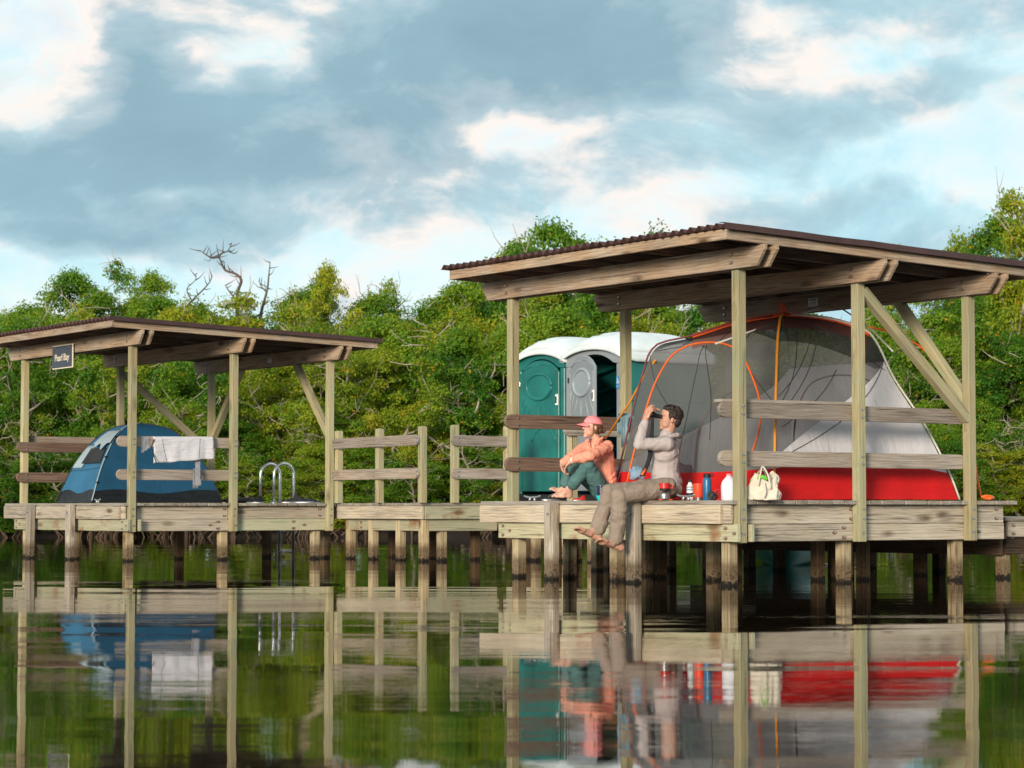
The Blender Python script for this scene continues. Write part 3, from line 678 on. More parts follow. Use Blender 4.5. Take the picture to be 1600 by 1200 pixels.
# ------------------------------------------------------------------ toilets
TX = -UD; TY = VD      # along the front face (left to right as seen), and into the box
def toilet(org, wd, dp, body, face, label, open_door):
    root = thing('portable_toilet', label, 'portable toilet', org + TX * wd / 2 + TY * dp / 2 + ZD * DT, 'portable toilets on the landing')
    def P(x, y, z): return org + TX * x + TY * y + ZD * (DT + z)
    B3 = Matrix((TX, TY, ZD)).transposed()
    # TX x TY = ? keep right handed: TX=(.57,-.82), TY=(.82,.57): cross z = .33+.67 = +1
    H = 2.0
    def bx(name, x0, x1, y0, y1, z0, z1, mat, bev=.01, par=None):
        return box(name, P((x0 + x1) / 2, (y0 + y1) / 2, (z0 + z1) / 2), (round(x1 - x0, 3), round(y1 - y0, 3), round(z1 - z0, 3)), mat, par or root, B3, bev)
    bx('base', -.02, wd + .02, -.03, dp + .02, 0, .12, M['black'], .01)
    bx('side_wall', 0, .035, .04, dp, .12, H, body); bx('side_wall', wd - .035, wd, .04, dp, .12, H, body)
    bx('back_wall', .036, wd - .036, dp - .035, dp, .12, H, body)
    for z in (.55, .95, 1.35): bx('wall_rib', wd, wd + .014, .12, dp - .1, z, z + .03, body, .004)
    # front jambs and arched header
    jw = .10
    bx('jamb', 0, jw, -.02, .035, .12, 1.84, face, .012); bx('jamb', wd - jw, wd, -.02, .035, .12, 1.84, face, .012)
    def arch(x): return 1.93 + .12 * (1 - abs((x - wd / 2) / (wd / 2)) ** 2.4)
    def head(i_in):
        xs = [wd * i / 16 for i in range(17)]
        top = [(x, arch(x) + .02) for x in xs]
        xi = [jw + (wd - 2 * jw) * i / 16 for i in range(17)]
        bot = [(x, 1.81 + .17 * (1 - abs((x - wd / 2) / (wd / 2 - jw)) ** 2.2)) for x in xi]
        return top, bot
    top, bot = head(0)
    ol = [(0, 1.842)] + top + [(wd, 1.842), (wd - jw, 1.842)] + [(x, z) for x, z in bot[::-1] if z > 1.843] + [(jw, 1.842)]
    bm_ol = [(x, z) for x, z in ol]
    me = prism_mesh(bm_ol[::-1], .05, 0); link('header', me, face, root, Matrix.Translation(P(0, .007, 0)) @ B3.to_4x4())
    # door
    dw = wd - 2 * jw - .01
    xs = [dw * i / 14 for i in range(15)]
    dol = [(0, .16), (dw, .16)] + [(x, 1.79 + .17 * (1 - abs((x - dw / 2) / (dw / 2)) ** 2.4)) for x in xs[::-1]]
    if open_door: ang = R_(-17)
    else: ang = 0
    hinge = P(jw + .005, -.022, 0)
    DM = Matrix.Translation(hinge) @ B3.to_4x4() @ Matrix.Rotation(ang, 4, 'Z')
    door = link('door', prism_mesh(dol, .035, .008), face if not open_door else M['greyplastic'], root, DM)
    rel = M['teal'] if not open_door else M['greyplasticlt']
    def dloc(pts, r, nm='relief_rib'):
        V, Fc = tube_geo([Vector((x, -.018, z)) for x, z in pts], r, 6)
        link(nm, mesh_of(V, Fc, nm, True), rel, door, DM)
    cx, cz, rx, rz = dw / 2, 1.60, dw * .32, .175
    dloc([(cx + rx * math.cos(a), cz + rz * math.sin(a)) for a in [2 * math.pi * i / 28 for i in range(29)]], .026, 'oval_rim')
    V = []; n = 24
    for k in range(n): a = 2 * math.pi * k / n; V.append((cx + rx * .93 * math.cos(a), -.024, cz + rz * .93 * math.sin(a)))
    V.append((cx, -.03, cz)); link('oval_panel', mesh_of(V, [(k, (k + 1) % n, n) for k in range(n)], 'oval', True), rel, door, DM)
    for k in range(7):
        a = R_(180 + 22 + k * 22); s_ = 1.25
        x0, z0 = cx + rx * s_ * math.cos(a), cz + rz * s_ * math.sin(a); x1 = cx + (x0 - cx) * 2.1; z1 = z0 - .34 + .05 * abs(k - 3)
        x1 = min(max(x1, .05), dw - .05); dloc([(x0, z0), ((x0 + x1) / 2, (z0 + z1) / 2), (x1, z1)], [.003, .008, .003])
    for sgn in (-1, 1): dloc([(cx + sgn * .02, 1.90), (cx + sgn * dw * .25, 1.88), (cx + sgn * dw * .44, 1.81)], [.004, .008, .004])
    dloc([(dw * .20 + .42 * math.cos(a) * .9, .78 - .0 + .30 * math.sin(a)) for a in [R_(100 + 170 * i / 12) for i in range(13)] if dw * .20 + .42 * math.cos(a) * .9 > .04] or [(0.1, .8), (.2, .9)], .012)
    dloc([(dw * .62 + .30 * math.cos(a), .74 + .30 * math.sin(a)) for a in [R_(20 + 140 * i / 12) for i in range(13)]], .014)
    dloc([(.05, .20), (.05, 1.74)], .006); dloc([(dw - .05, .20), (dw - .05, 1.74)], .006); dloc([(.05, .55), (dw - .05, .50)], .006)
    hx = dw - .035
    lk = link('lock', prism_mesh([(hx - .026, 1.33), (hx + .026, 1.33), (hx + .026, 1.48), (hx - .026, 1.48)], .02, .004), M['white'], door, DM @ Matrix.Translation((0, -.024, 0)))
    link('lock_hole', prism_mesh([(hx - .012, 1.36), (hx + .012, 1.36), (hx + .012, 1.45), (hx - .012, 1.45)], .01, 0), M['black'], door, DM @ Matrix.Translation((0, -.036, 0)))
    for z in (.5, 1.62): link('hinge', prism_mesh([(-.03, z), (.01, z), (.01, z + .07), (-.03, z + .07)], .02, .003), M['black'] if open_door else M['galv'], door, DM @ Matrix.Translation((0, -.02, 0)))
    # inside: louvres on the far wall
    if open_door:
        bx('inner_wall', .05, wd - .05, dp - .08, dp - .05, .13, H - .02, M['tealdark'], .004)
        for k, z in enumerate((.55, .85, 1.15, 1.43, 1.70)):
            pts = [P(.075, .25 + i * .09, z + .030 * i) for i in range(9)]
            tube('louvre', pts, .035, M['teal'], root, 6)
        # access symbol on the right jamb
        sg = box('symbol_plate', P(wd - .05, -.026, 1.58), (.075, .008, .17), M['blue_sign'], root, B3, .002)
        def sp(pts, r, nm='symbol_stroke'):
            V, Fc = tube_geo([P(wd - .05 + x, -.032, 1.605 + z) for x, z in pts], r, 5); link(nm, mesh_of(V, Fc, nm), M['white'], sg)
        WM[sg.name] = WM[sg.name]
        c0 = [(.000 + .017 * math.cos(a), -.022 + .017 * math.sin(a)) for a in [R_(100 + 270 * i / 12) for i in range(13)]]
        for pts, r in ((c0, .003), ([(-.006, .022), (-.006, -.008), (.012, -.008), (.02, -.03)], .0035), ([(-.006, .008), (.012, .008)], .003), ([(-.006, .030), (-.006, .036)], .007), ([(-.018, -.075), (.018, -.075)], .003)):
            V, Fc = tube_geo([P(wd - .05 + x, -.032, 1.605 + z) for x, z in pts], r, 6)
            me = mesh_of(V, Fc, 'stroke'); o = link('symbol_stroke', me, M['white'], root)
    # white roof
    def roof(s, t):
        x = -.05 + (wd + .10) * s; y = -.07 + (dp + .12) * t
        a = abs(2 * s - 1); b = abs(2 * t - 1)
        crown = (1 - a ** 3.0) * (1 - b ** 2.6)
        z = 1.985 + .17 * crown ** .55 + .13 * (1 - a ** 2.2)
        rib = .018 * (1 if (abs(s - .28) < .03 or abs(s - .72) < .03 or abs(s - .5) < .03) else 0) * (1 if .12 < t < .88 else 0)
        return P(x, y, z + rib)
    grid_surf('roof', roof, 40, 26, M['whiteroof'], root, .012)
    # roof skirt
    def skirt(s, t):
        per = [(0, 0), (1, 0), (1, 1), (0, 1), (0, 0)]; q = s * 4; i = min(int(q), 3); f = q - i
        a = per[i][0] + (per[i + 1][0] - per[i][0]) * f; b = per[i][1] + (per[i + 1][1] - per[i][1]) * f
        p = roof(a, b); drop = .07 if b < .001 else .16
        drop = .075 + .05 * min(1, b * 6)
        off = .008
        return p - ZD * drop * t + (TX * (a - .5) + TY * (b - .5)) * .02 * t
    grid_surf('roof_rim', skirt, 96, 3, M['whiteroof'], root, .014)
    return root
T1 = toilet(Vector((.085, 32.35, 0)), 1.12, 1.15, M['teal'], M['teal'], 'teal portable toilet with closed arched door and white roof', False)
T2 = toilet(Vector((.745, 31.40, 0)), 1.22, 1.50, M['teal'], M['greyplastic'], 'grey-fronted portable toilet with its door ajar and a blue access sign', True)

# ------------------------------------------------------------------ tents
def interp(keys, t):
    for (t0, *a), (t1, *b) in zip(keys[:-1], keys[1:]):
        if t <= t1:
            f = (t - t0) / (t1 - t0); return [x + (y - x) * f for x, y in zip(a, b)]
    return list(keys[-1][1:])
def smooth_keys(keys, t):
    # catmull-rom on keys
    n = len(keys)
    for i in range(n - 1):
        if t <= keys[i + 1][0] or i == n - 2:
            t0, t1 = keys[i][0], keys[i + 1][0]; f = min(1, max(0, (t - t0) / (t1 - t0)))
            r = []
            for c in (1, 2):
                p1, p2 = keys[i][c], keys[i + 1][c]
                m1 = (keys[i + 1][c] - keys[max(i - 1, 0)][c]) / (keys[i + 1][0] - keys[max(i - 1, 0)][0]) * (t1 - t0)
                j = min(i + 2, n - 1); m2 = (keys[j][c] - keys[i][c]) / (keys[j][0] - keys[i][0]) * (t1 - t0)
                f2, f3 = f * f, f * f * f
                r.append((2 * f3 - 3 * f2 + 1) * p1 + (f3 - 2 * f2 + f) * m1 + (-2 * f3 + 3 * f2) * p2 + (f3 - f2) * m2)
            return r
class Tent:
    def __init__(s, corners, prof, apex_z, sag=.05):
        s.c = [Vector(c) for c in corners]; s.p = prof; s.sag = sag
        s.ctr = sum(s.c, Vector()) / 4; s.az = apex_z
    def pole(s, i, t):
        h, z = smooth_keys(s.p[i], t); c = s.c[i]
        q = c.lerp(s.ctr, h); return Vector((q.x, q.y, c.z + z))
    def pt(s, i, S, t, inset=0.0):
        a = s.pole(i, t); b = s.pole((i + 1) % 4, t); q = a.lerp(b, S)
        sg = s.sag * math.sin(math.pi * S) * math.sin(math.pi * min(1, max(0, t)) ** .8)
        inw = (Vector((s.ctr.x, s.ctr.y, q.z)) - q); 
        if inw.length > 1e-6: q = q + inw.normalized() * min(sg + inset, inw.length)
        wr = .006 * noise.noise(Vector((q.x * 5, q.y * 5, q.z * 2.5)))
        return q + (inw.normalized() * wr if inw.length > 1e-3 else Vector())
    def part(s, name, i, f0, f1, mat, parent, nu=26, nv=12):
        return grid_surf(name, lambda S, T: s.pt(i, S, f0(S) + (f1(S) - f0(S)) * T), nu, nv, mat, parent)
    def line(s, name, i, st, r, mat, parent, inset=-.006, k=6):
        pts = spline([(a, b, 0) for a, b in st], k)
        return tube(name, [s.pt(i, p.x, p.y, inset) for p in pts], r, mat, parent, 6)
# big tent: corners L, N, R, K(back)
z0 = DT + .012
c4 = [RF(2.62, .60, z0), RF(.22, .60, z0), RF(.24, 2.98, z0), RF(2.62, 2.98, z0)]
pL = [(0, 0, 0), (.12, .035, .27), (.35, .11, .80), (.6, .18, 1.25), (.75, .26, 1.53), (.85, .48, 1.62), (.93, .73, 1.745), (1, 1, 1.815)]
pN = [(0, 0, 0), (.12, .05, .27), (.35, .16, .78), (.6, .30, 1.22), (.75, .45, 1.52), (.85, .66, 1.70), (.93, .82, 1.78), (1, 1, 1.815)]
pR = [(0, 0, 0), (.12, .055, .25), (.35, .19, .71), (.6, .37, 1.19), (.75, .49, 1.60), (.85, .63, 1.72), (.93, .80, 1.785), (1, 1, 1.815)]
BT = Tent(c4, [pL, pN, pR, pR], 1.8, .07)
troot = thing('tent', 'large orange and grey netting tent with red base under the nearer shelter', 'tent', BT.ctr)
b0 = lambda S: 0.0
def redtop(i): return lambda S: .125 + (.055 * math.sin(math.pi * S) if i in (1, 2) else -.01 * math.sin(math.pi * S))
one = lambda S: 0.999
fab = {0: lambda S: .128, 1: lambda S: .16 + .50 * S ** .85, 2: lambda S: .66, 3: lambda S: .66 - .50 * S ** .9}
dark = {0: lambda S: .72 + .02 * S + .10 * math.sin(math.pi * S), 1: lambda S: .74 - .13 * S ** 2 + .0 * math.sin(math.pi * S), 2: lambda S: .74, 3: lambda S: .76}
for i in range(4):
    BT.part('floor_wall', i, b0, redtop(i), M['tentred'], troot, 26, 4)
    if i: BT.part('fabric_panel', i, redtop(i), (lambda S, i=i: max(fab[i](S), redtop(i)(S) + .001)), M['tentwhite'], troot, 30, 14)
    lo = (lambda S, i=i: max(fab[i](S), redtop(i)(S) + .001)) if i else redtop(0)
    BT.part('netting_panel', i, lo, (lambda S, i=i: max(dark[i](S), lo(S) + .0)), M['mesh'], troot, 30, 12)
    BT.part('roof_netting', i, (lambda S, i=i: max(dark[i](S), fab[i](S) + .002)), one, M['meshdark'], troot, 30, 14)
# orange ridge band over poles L and R
SGN = {0: -1, 2: 1}
def ridge(i):
    def f(S, T):
        t0_ = .845 if i == 0 else .76; t = t0_ + (.999 - t0_) * S; p = BT.pole(i, t); q = BT.pole(i, min(1, t + .01)); d = (q - p); d.z = 0
        if d.length < 1e-6: d = BT.ctr - BT.c[i]; d.z = 0
        side = Vector((-d.y, d.x, 0)).normalized(); wdt = .13
        return p + side * ((T - .35) * .07) * SGN[i] + ZD * (.036 - max(0, T - .3) * .22)
    return f
grid_surf('ridge_band', ridge(0), 20, 4, M['tentorange'], troot, .002); grid_surf('ridge_band', ridge(2), 20, 4, M['tentorange'], troot, .002)
for i, mt in ((0, 'maroon'), (1, 'orangeyel'), (2, 'cordgrey'), (3, 'cordgrey')):
    tube('tent_pole', [BT.pole(i, t / 30 * .985) + ((BT.pole(i, t / 30 * .985) - BT.ctr).normalized() * .02) for t in range(31)], .010 if i != 1 else .0125, M[mt], troot)
tube('hub_loop', spline([BT.pole(1, 1) + Vector((0, -.03, .0)), BT.pole(1, 1) + Vector((-.03, -.05, .06)), BT.pole(1, 1) + Vector((-.01, -.05, .11)), BT.pole(1, 1) + Vector((.03, -.04, .04))]), .018, M['redcord'], troot)
BT.line('door_zip', 0, [(.06, .07), (.07, .35), (.12, .62), (.25, .745), (.50, .75), (.72, .68), (.86, .50), (.90, .32), (.84, .16)], .0105, M['orange'], troot)
BT.line('door_zip', 3, [(.60, .10), (.62, .35), (.5, .5), (.3, .58), (.12, .60)], .012, M['maroon'], troot, .01)
BT.line('door_zip', 1, [(.10, .14), (.14, .36), (.26, .52), (.46, .585), (.72, .60), (.93, .56)], .009, M['maroon'], troot, .03)
for st in ([(.03, .40), (.15, .60), (.22, .80)], [(.04, .36), (.22, .55), (.40, .72)], [(.05, .3), (.3, .45), (.55, .62)], [(.62, .80), (.8, .86), (.98, .88)], [(.62, .80), (.35, .9), (.05, .96)], [(0.02, .45), (.25, .66), (.5, .86)], [(.06, .18), (.5, .37), (.98, .655)], [(.52, .86), (.7, .74), (.97, .63)]):
    BT.line('seam', 1, st, .0035, M['cordblack'], troot)
for st in ([(0.0, .70), (.1, .55), (.25, .38)], [(.40, .74), (.5, .5), (.55, .25)], [(.2, .75), (.25, .86)], [(.5, .75), (.42, .86)], [(.35, .1), (.36, .45), (.38, .74)], [(.72, .68), (.98, .42)], [(.02, .72), (.25, .745)]):
    BT.line('seam', 0, st, .003, M['cordblack'], troot)
# pale inner vent windows
BT.line('vent_edge', 3, [(.35, .8), (.35, .87), (.45, .87), (.45, .8), (.35, .8)], .004, M['cordblack'], troot)
# inside: grey pole bar and gear
p_a = at(1118, 537, 21.8); p_b = at(1296, 475, 23.9)
tag(tube('tent_line', [p_a, p_b], .009, M['cordgrey'], None), 'pale grey cord tying the tent roof to the beam by the warning plate', 'cord')
tag(tube('tent_line', [at(1312, 480, 23.9), at(1357, 510, 23.0), at(1395, 549, 22.3)], .008, M['cordgrey'], None), 'pale grey cord running down from the beam to the right tent corner', 'cord')
def cord(label, pts, r, mat, nm='guy_rope'): return tag(tube(nm, pts, r, M[mat], None, 6), label, 'rope')
cord('amber guy rope from the tent top down behind the woman in the pink cap', [at(1024, 563, 23.0), at(1012, 578, 23.3), at(985, 627, 23.6), at(947, 684, 23.9)], .011, 'orangeyel')
cord('orange guy rope looping from the right tent corner to the deck end', spline([at(1358, 511, 22.55), at(1400, 522, 22.7), at(1445, 548, 22.8), at(1480, 600, 22.9), at(1503, 655, 23.0), at(1519, 700, 23.0), at(1527, 745, 22.95), at(1533, 776, 22.9)]), .010, 'orange')
cord('bundle of orange cord on the right end of the deck', spline([at(1533, 777, 22.6), at(1541, 775, 22.6), at(1552, 777, 22.65), at(1547, 779, 22.5), at(1537, 778.5, 22.6), at(1553, 779, 22.6)]), .014, 'orange', 'rope_bundle')

# blue tent
zb = DT + .01
bc = [LF(3.05, .28, zb), LF(1.85, .28, zb), LF(1.85, 2.32, zb), LF(3.05, 2.32, zb)]
pb = [(0, 0, 0), (.1, .05, .13), (.35, .19, .48), (.6, .41, .84), (.8, .66, 1.06), (1, 1, 1.14)]
ST = Tent(bc, [pb] * 4, 1.1, .03)
sroot = thing('tent', 'small blue dome tent with black base under the farther shelter', 'tent', ST.ctr)
for i in range(4):
    ST.part('base_band', i, b0, lambda S: .12 + .02 * math.sin(S * 9), M['tentblack'], sroot, 20, 4)
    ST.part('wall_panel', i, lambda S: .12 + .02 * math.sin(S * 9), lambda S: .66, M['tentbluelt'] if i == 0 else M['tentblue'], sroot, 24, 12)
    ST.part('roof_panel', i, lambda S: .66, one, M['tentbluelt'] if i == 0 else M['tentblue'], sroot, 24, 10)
    ST.line('pole_sleeve', i, [(0.001, .02), (0.001, .3), (0.001, .6), (0.001, .85), (0.001, .99)], .010, M['cordblack'] if i != 1 else M['patch'], sroot)
    for t in (.2, .45, .66): ST.line('clip', i, [(0.0, t), (0.012, t + .012)], .016, M['black'], sroot, -.01)
# vent flap and window on the left face
grid_surf('vent_flap', lambda S, T: ST.pt(0, .30 + .72 * S, (.60 - .07 * math.exp(-((S - .62) / .12) ** 2) - .04 * math.exp(-((S - .2) / .1) ** 2)) * (1 - T) + .76 * T, -.035 * (1 - T) - .030), 30, 10, M['patch'], sroot, .003)
grid_surf('vent_window', lambda S, T: ST.pt(0, .22 + .68 * S, .40 + .15 * T, -.020), 12, 8, M['black'], sroot, .002)
grid_surf('wall_patch', lambda S, T: ST.pt(0, .02 + .28 * S, .36 + .22 * T, -.018), 8, 6, M['patch'], sroot, .002)
ST.line('seam', 1, [(0, .58), (.5, .60), (1, .58)], .003, M['cordblack'], sroot); ST.line('seam', 0, [(0, .33), (.5, .34), (1, .36)], .003, M['cordblack'], sroot)
# towels on the rails
def drape(name, label, cat, px0, px1, ytop, yl, yr, Yd, mat, back=.10, ripple=.01, hemw=3):
    """cloth over the rail: front fall from y top to the hem, thickness and folds"""
    a = at(px0, ytop, Yd[0]); b = at(px1, ytop, Yd[1]); za = at(px0, yl, Yd[0]).z; zb_ = at(px1, yr, Yd[1]).z
    d = (b - a).normalized(); nrm = Vector((d.y, -d.x, 0)).normalized()
    if nrm.y > 0: nrm = -nrm
    def f(S, T):
        base = a.lerp(b, S); zt = base.z + .012; zh = za + (zb_ - za) * S + .0025 * math.sin(S * 17) * hemw
        if T < .3:   # back fall and roll over
            q = T / .3; ang = math.pi * (1 - q)
            if q < .5: return base - nrm * .03 + ZD * (zt - base.z - back * (1 - q * 2))
            return base - nrm * (.03 - .06 * (q - .5) * 2) + ZD * (zt - base.z + .012 * math.sin((q - .5) * 2 * math.pi))
        q = (T - .3) / .7
        z = zt + (zh - zt) * q
        w_ = ripple * noise.noise(Vector((S * abs(px1 - px0) * .07 + 3, q * 1.0, px0))) * q * 1.8
        return Vector((base.x, base.y, z)) + nrm * (.032 + w_ + .012 * q) + d * (.01 * noise.noise(Vector((S * 3, q * 3, 9))))
    return tag(grid_surf(name, f, 40, 24, mat, None, .006), label, cat)
YB = lambda v: LF(0.068, v).y
tw = drape('towel', 'white towel hung over the upper rail beside the blue tent', 'towel', 238, 332, 685, 724, 717, (LF(.068, .30).y - .03, LF(.068, 1.18).y - .03), M['towelwhite'], .12, .016, 2)
tube('towel_stripe', [at(241, 686, 30.62), at(236, 700, 30.6), at(245, 725, 30.58)], .006, M['cordblack'], tw)
tube('towel_stripe', spline([at(254, 684.5, 30.60), at(256, 700, 30.57), at(261, 721, 30.56)]), .003, M['cordblack'], tw)
tube('towel_stripe', spline([at(313, 685.5, 30.95), at(312, 700, 30.93), at(311, 716, 30.92)]), .003, M['cordblack'], tw)
drape('cloth', 'small grey cloth on the upper rail left of the white towel', 'cloth', 219, 232, 685, 709, 700, (30.62, 30.68), M['clothgrey'], .08, .02)
drape('cloth', 'long grey cloth hanging on the lower rail under the white towel', 'cloth', 303, 311, 735, 760, 758, (30.96, 31.0), M['clothgrey'], .25, .02)
drape('cloth', 'grey strip of cloth hanging between the rails below the white towel', 'cloth', 303, 311, 719, 742, 740, (31.04, 31.08), M['clothgrey'], .05, .02)
drape('cloth', 'pale blue cloth hung over the brown rail behind the couple', 'cloth', 967, 978, 649, 700, 690, (23.75, 23.8), M['clothblue'], .2, .05)
drape('cloth', 'short pale blue cloth beside the longer one on the brown rail', 'cloth', 980, 987, 650, 672, 668, (24.0, 24.02), M['clothblue'], .1, .04)

# ------------------------------------------------------------------ signs
def text_mesh(body, size, ext=.002):
    cu = bpy.data.curves.new('lettering', 'FONT'); cu.body = body; cu.size = size; cu.extrude = ext; cu.align_x = 'CENTER'; cu.align_y = 'CENTER'
    o = bpy.data.objects.new('tmp_lettering', cu); COL.objects.link(o); bpy.context.view_layer.update()
    me = bpy.data.meshes.new_from_object(o.evaluated_get(bpy.context.evaluated_depsgraph_get())); bpy.data.objects.remove(o)
    me.materials.clear(); return me
def sign():
    v = -.11; ua = 1.95                       # beam 1 outer face
    c = LF(1.96, -.118, 2.79)
    root = thing('sign', 'dark name sign reading Pearl Bay on the farther shelter beam', 'sign', c)
    B3 = Matrix((-UD, VD, ZD)).transposed()
    wdt, hgt = .68, .33
    root.location = c
    box('border', c, (wdt, .014, hgt), M['cream'], root, B3, .003)
    box('panel', c - VD * .008, (wdt - .03, .010, hgt - .03), M['slate'], root, B3, .002)
    me = text_mesh('Pearl Bay', .137, .003)
    Mx = Matrix.Translation(c - VD * .0145 - ZD * .015) @ Matrix((-UD, ZD, -VD)).transposed().to_4x4() @ Matrix.Diagonal((.93, 1.0, 1, 1))
    link('lettering', me, M['cream'], root, Mx)
    for s_ in (-.23, .23): bolt(root, c - UD * s_ - VD * .013 + ZD * .125, -VD, M['black'])
sign()
def plate(c, wdt, hgt, label, rows):
    root = thing('notice', label, 'notice', c); B3 = Matrix((-UD, VD, ZD)).transposed()
    box('plate', c, (wdt, .006, hgt), M['white'], root, B3, .001)
    me = text_mesh('WARNING', wdt * .17, .001)
    link('lettering', me, M['black'], root, Matrix.Translation(c - VD * .005 + ZD * hgt * .28) @ Matrix((-UD, ZD, -VD)).transposed().to_4x4())
    for k in range(rows): box('print_line', c - VD * .004 + ZD * (hgt * .08 - k * hgt * .14), (wdt * .75, .002, hgt * .04), M['clothgrey'], root, B3, 0)
plate(RF(2.10, 2.9 - .0955, 2.835), .145, .085, 'white warning plate on the rear beam above the large tent', 4)
plate(LF(1.55, 3.0 - .0955, 2.83), .11, .075, 'white warning plate on the rear beam of the farther shelter', 4)

# ------------------------------------------------------------------ pool ladder
def ladder():
    c = LF(1.45, 3.05, DT)
    root = thing('pool_ladder', 'shiny metal pool ladder with two arched handrails on the farther platform', 'ladder', c)
    for du in (-.20, .20):
        pts = [LF(1.45 + du, 2.82, DT), LF(1.45 + du, 2.82, DT + .40)]
        for k in range(1, 12):
            a = math.pi * k / 12; pts.append(LF(1.45 + du, 2.98 - .16 * math.cos(a), DT + .40 + .17 * math.sin(a)))
        pts += [LF(1.45 + du, 3.14, DT + .40), LF(1.45 + du, 3.14, -.6)]
        tube('handrail', pts, .022, M['alu'], root, 10)
        lathe('flange', [(.05, 0), (.05, .012), (.025, .02)], M['alu'], root, LF(1.45 + du, 2.82, DT), 12)
    for z in (.38, .08, -.22): tube('rung', [LF(1.25, 3.14, z), LF(1.65, 3.14, z)], .02, M['alu'], root)
ladder()

# ------------------------------------------------------------------ deck items
def cleat(label, p, d, s=.12):
    root = thing('mooring_cleat', label, 'cleat', p, 'mooring cleats on the deck edges')
    n = Vector((-d.y, d.x, 0))
    tube('horn', spline([p + d * -s + ZD * .052, p + d * -s * .6 + ZD * .040, p + ZD * .036, p + d * s * .6 + ZD * .040, p + d * s + ZD * .052]), [.006] + [.010] * 11 + [.012] + [.010] * 11 + [.006], M['galv'], root)
    for q in (-.35, .35): tube('foot', [p + d * s * q, p + d * s * q * .6 + ZD * .036], [.016, .010], M['galv'], root)
cleat('grey mooring cleat on the deck in front of the blue tent', LF(1.0, -.02, DT), -UD, .09)
cleat('grey mooring cleat on the deck left of the barefoot woman', RF(3.15, -.03, DT), -UD, .14)
cleat('grey mooring cleat on the deck in front of the orange-red mug', RF(.72, -.03, DT), -UD, .13)
def dk(px, v):  # point on the right deck seen at px, on line v
    lo, hi = -.1, 4.2
    for _ in range(50):
        m_ = (lo + hi) / 2; p = RF(m_, v)
        x = 800 + F * p.x / p.y
        if x > px: lo = m_
        else: hi = m_
    return RF((lo + hi) / 2, v, DT)
SC_ = 1.0
p = dk(939, .10); r = thing('bowl', 'aqua plastic bowl on the deck in front of the seated woman', 'bowl', p)
lathe('shell', [(.028, 0), (.032, .004), (.044, .03), (.050, .052), (.047, .052), (.040, .03), (.028, .008), (.0, .006)], M['aqua'], r, p)
p = dk(939, .20); r = thing('mug', 'navy blue mug standing behind the aqua bowl', 'mug', p)
lathe('cup', [(.036, 0), (.038, .004), (.040, .15), (.036, .15), (.034, .02), (0, .018)], M['navy'], r, p)
tube('handle', spline([p + Vector((.036, -.01, .12)), p + Vector((.066, -.015, .11)), p + Vector((.066, -.015, .06)), p + Vector((.037, -.01, .05))]), .005, M['navy'], r)
lathe('rim', [(.040, .149), (.0412, .152), (.040, .155), (.036, .152)], M['galv'], r, p)
p = dk(960, .42); r = thing('bowl', 'second aqua bowl half hidden behind the seated woman', 'bowl', p)
lathe('shell', [(.028, 0), (.032, .004), (.044, .03), (.050, .052), (.047, .052), (.040, .03), (.028, .008), (.0, .006)], M['aqua'], r, p)
# camp stove
p = dk(1038, -.02); r = thing('camp_stove', 'small camping stove with red pot on an orange tripod foot', 'camp stove', p)
for k in range(3): a = R_(90 + 120 * k + 15); tube('foot', [p + ZD * .012, p + Vector((math.cos(a) * .075, math.sin(a) * .075, .006))], .006, M['orange'], r)
lathe('canister', [(.050, .012), (.053, .02), (.053, .060), (.040, .074), (.015, .078)], M['galv'], r, p)
lathe('burner', [(.012, .078), (.014, .09), (.046, .092), (.048, .108), (.02, .11)], M['black'], r, p)
lathe('pot', [(.046, .110), (.050, .112), (.050, .150), (.053, .152), (.053, .160), (.03, .163), (0, .164)], M['redplastic'], r, p)
tube('handle', spline([p + Vector((.05, 0, .145)), p + Vector((.075, -.01, .14)), p + Vector((.075, -.01, .115)), p + Vector((.05, 0, .118))]), .006, M['redplastic'], r)
# fuel bottle, mug, bottle, pans, jug
p = dk(1078, .14); r = thing('fuel_bottle', 'slim silver printed bottle standing left of the orange-red mug', 'bottle', p)
lathe('body', [(.030, 0), (.032, .006), (.032, .13), (.018, .155), (.014, .17)], M['white'], r, p); lathe('cap', [(.016, .168), (.017, .19), (.0, .193)], M['black'], r, p)
for k, (z, h_) in enumerate(((.04, .03), (.09, .02), (.12, .008))): lathe('printed_band', [(.0325, z), (.0325, z + h_)], M['black'] if k != 1 else M['clothblue'], r, p)
p = dk(1091, .12); r = thing('mug', 'orange-red insulated mug standing between two bottles', 'mug', p)
lathe('cup', [(.044, .03), (.046, .034), (.048, .155), (.044, .155), (.042, .04), (0, .038)], M['orangered'], r, p); lathe('foot', [(.035, 0), (.036, .03)], M['galv'], r, p)
tube('handle', spline([p + Vector((.045, -.01, .13)), p + Vector((.07, -.01, .12)), p + Vector((.07, -.01, .07)), p + Vector((.045, -.01, .06))]), .005, M['black'], r)
p = dk(1104.5, .16); r = thing('water_bottle', 'tall blue water bottle with black cap on the deck', 'bottle', p)
lathe('body', [(.037, 0), (.040, .005), (.040, .185), (.034, .205), (.030, .21)], M['bottleblue'], r, p, 24)
lathe('cap', [(.033, .209), (.034, .238), (.028, .245), (0, .247)], M['black'], r, p); tube('carry_loop', spline([p + Vector((.02, 0, .235)), p + Vector((.05, 0, .245)), p + Vector((.055, 0, .225)), p + Vector((.03, 0, .222))]), .006, M['black'], r)
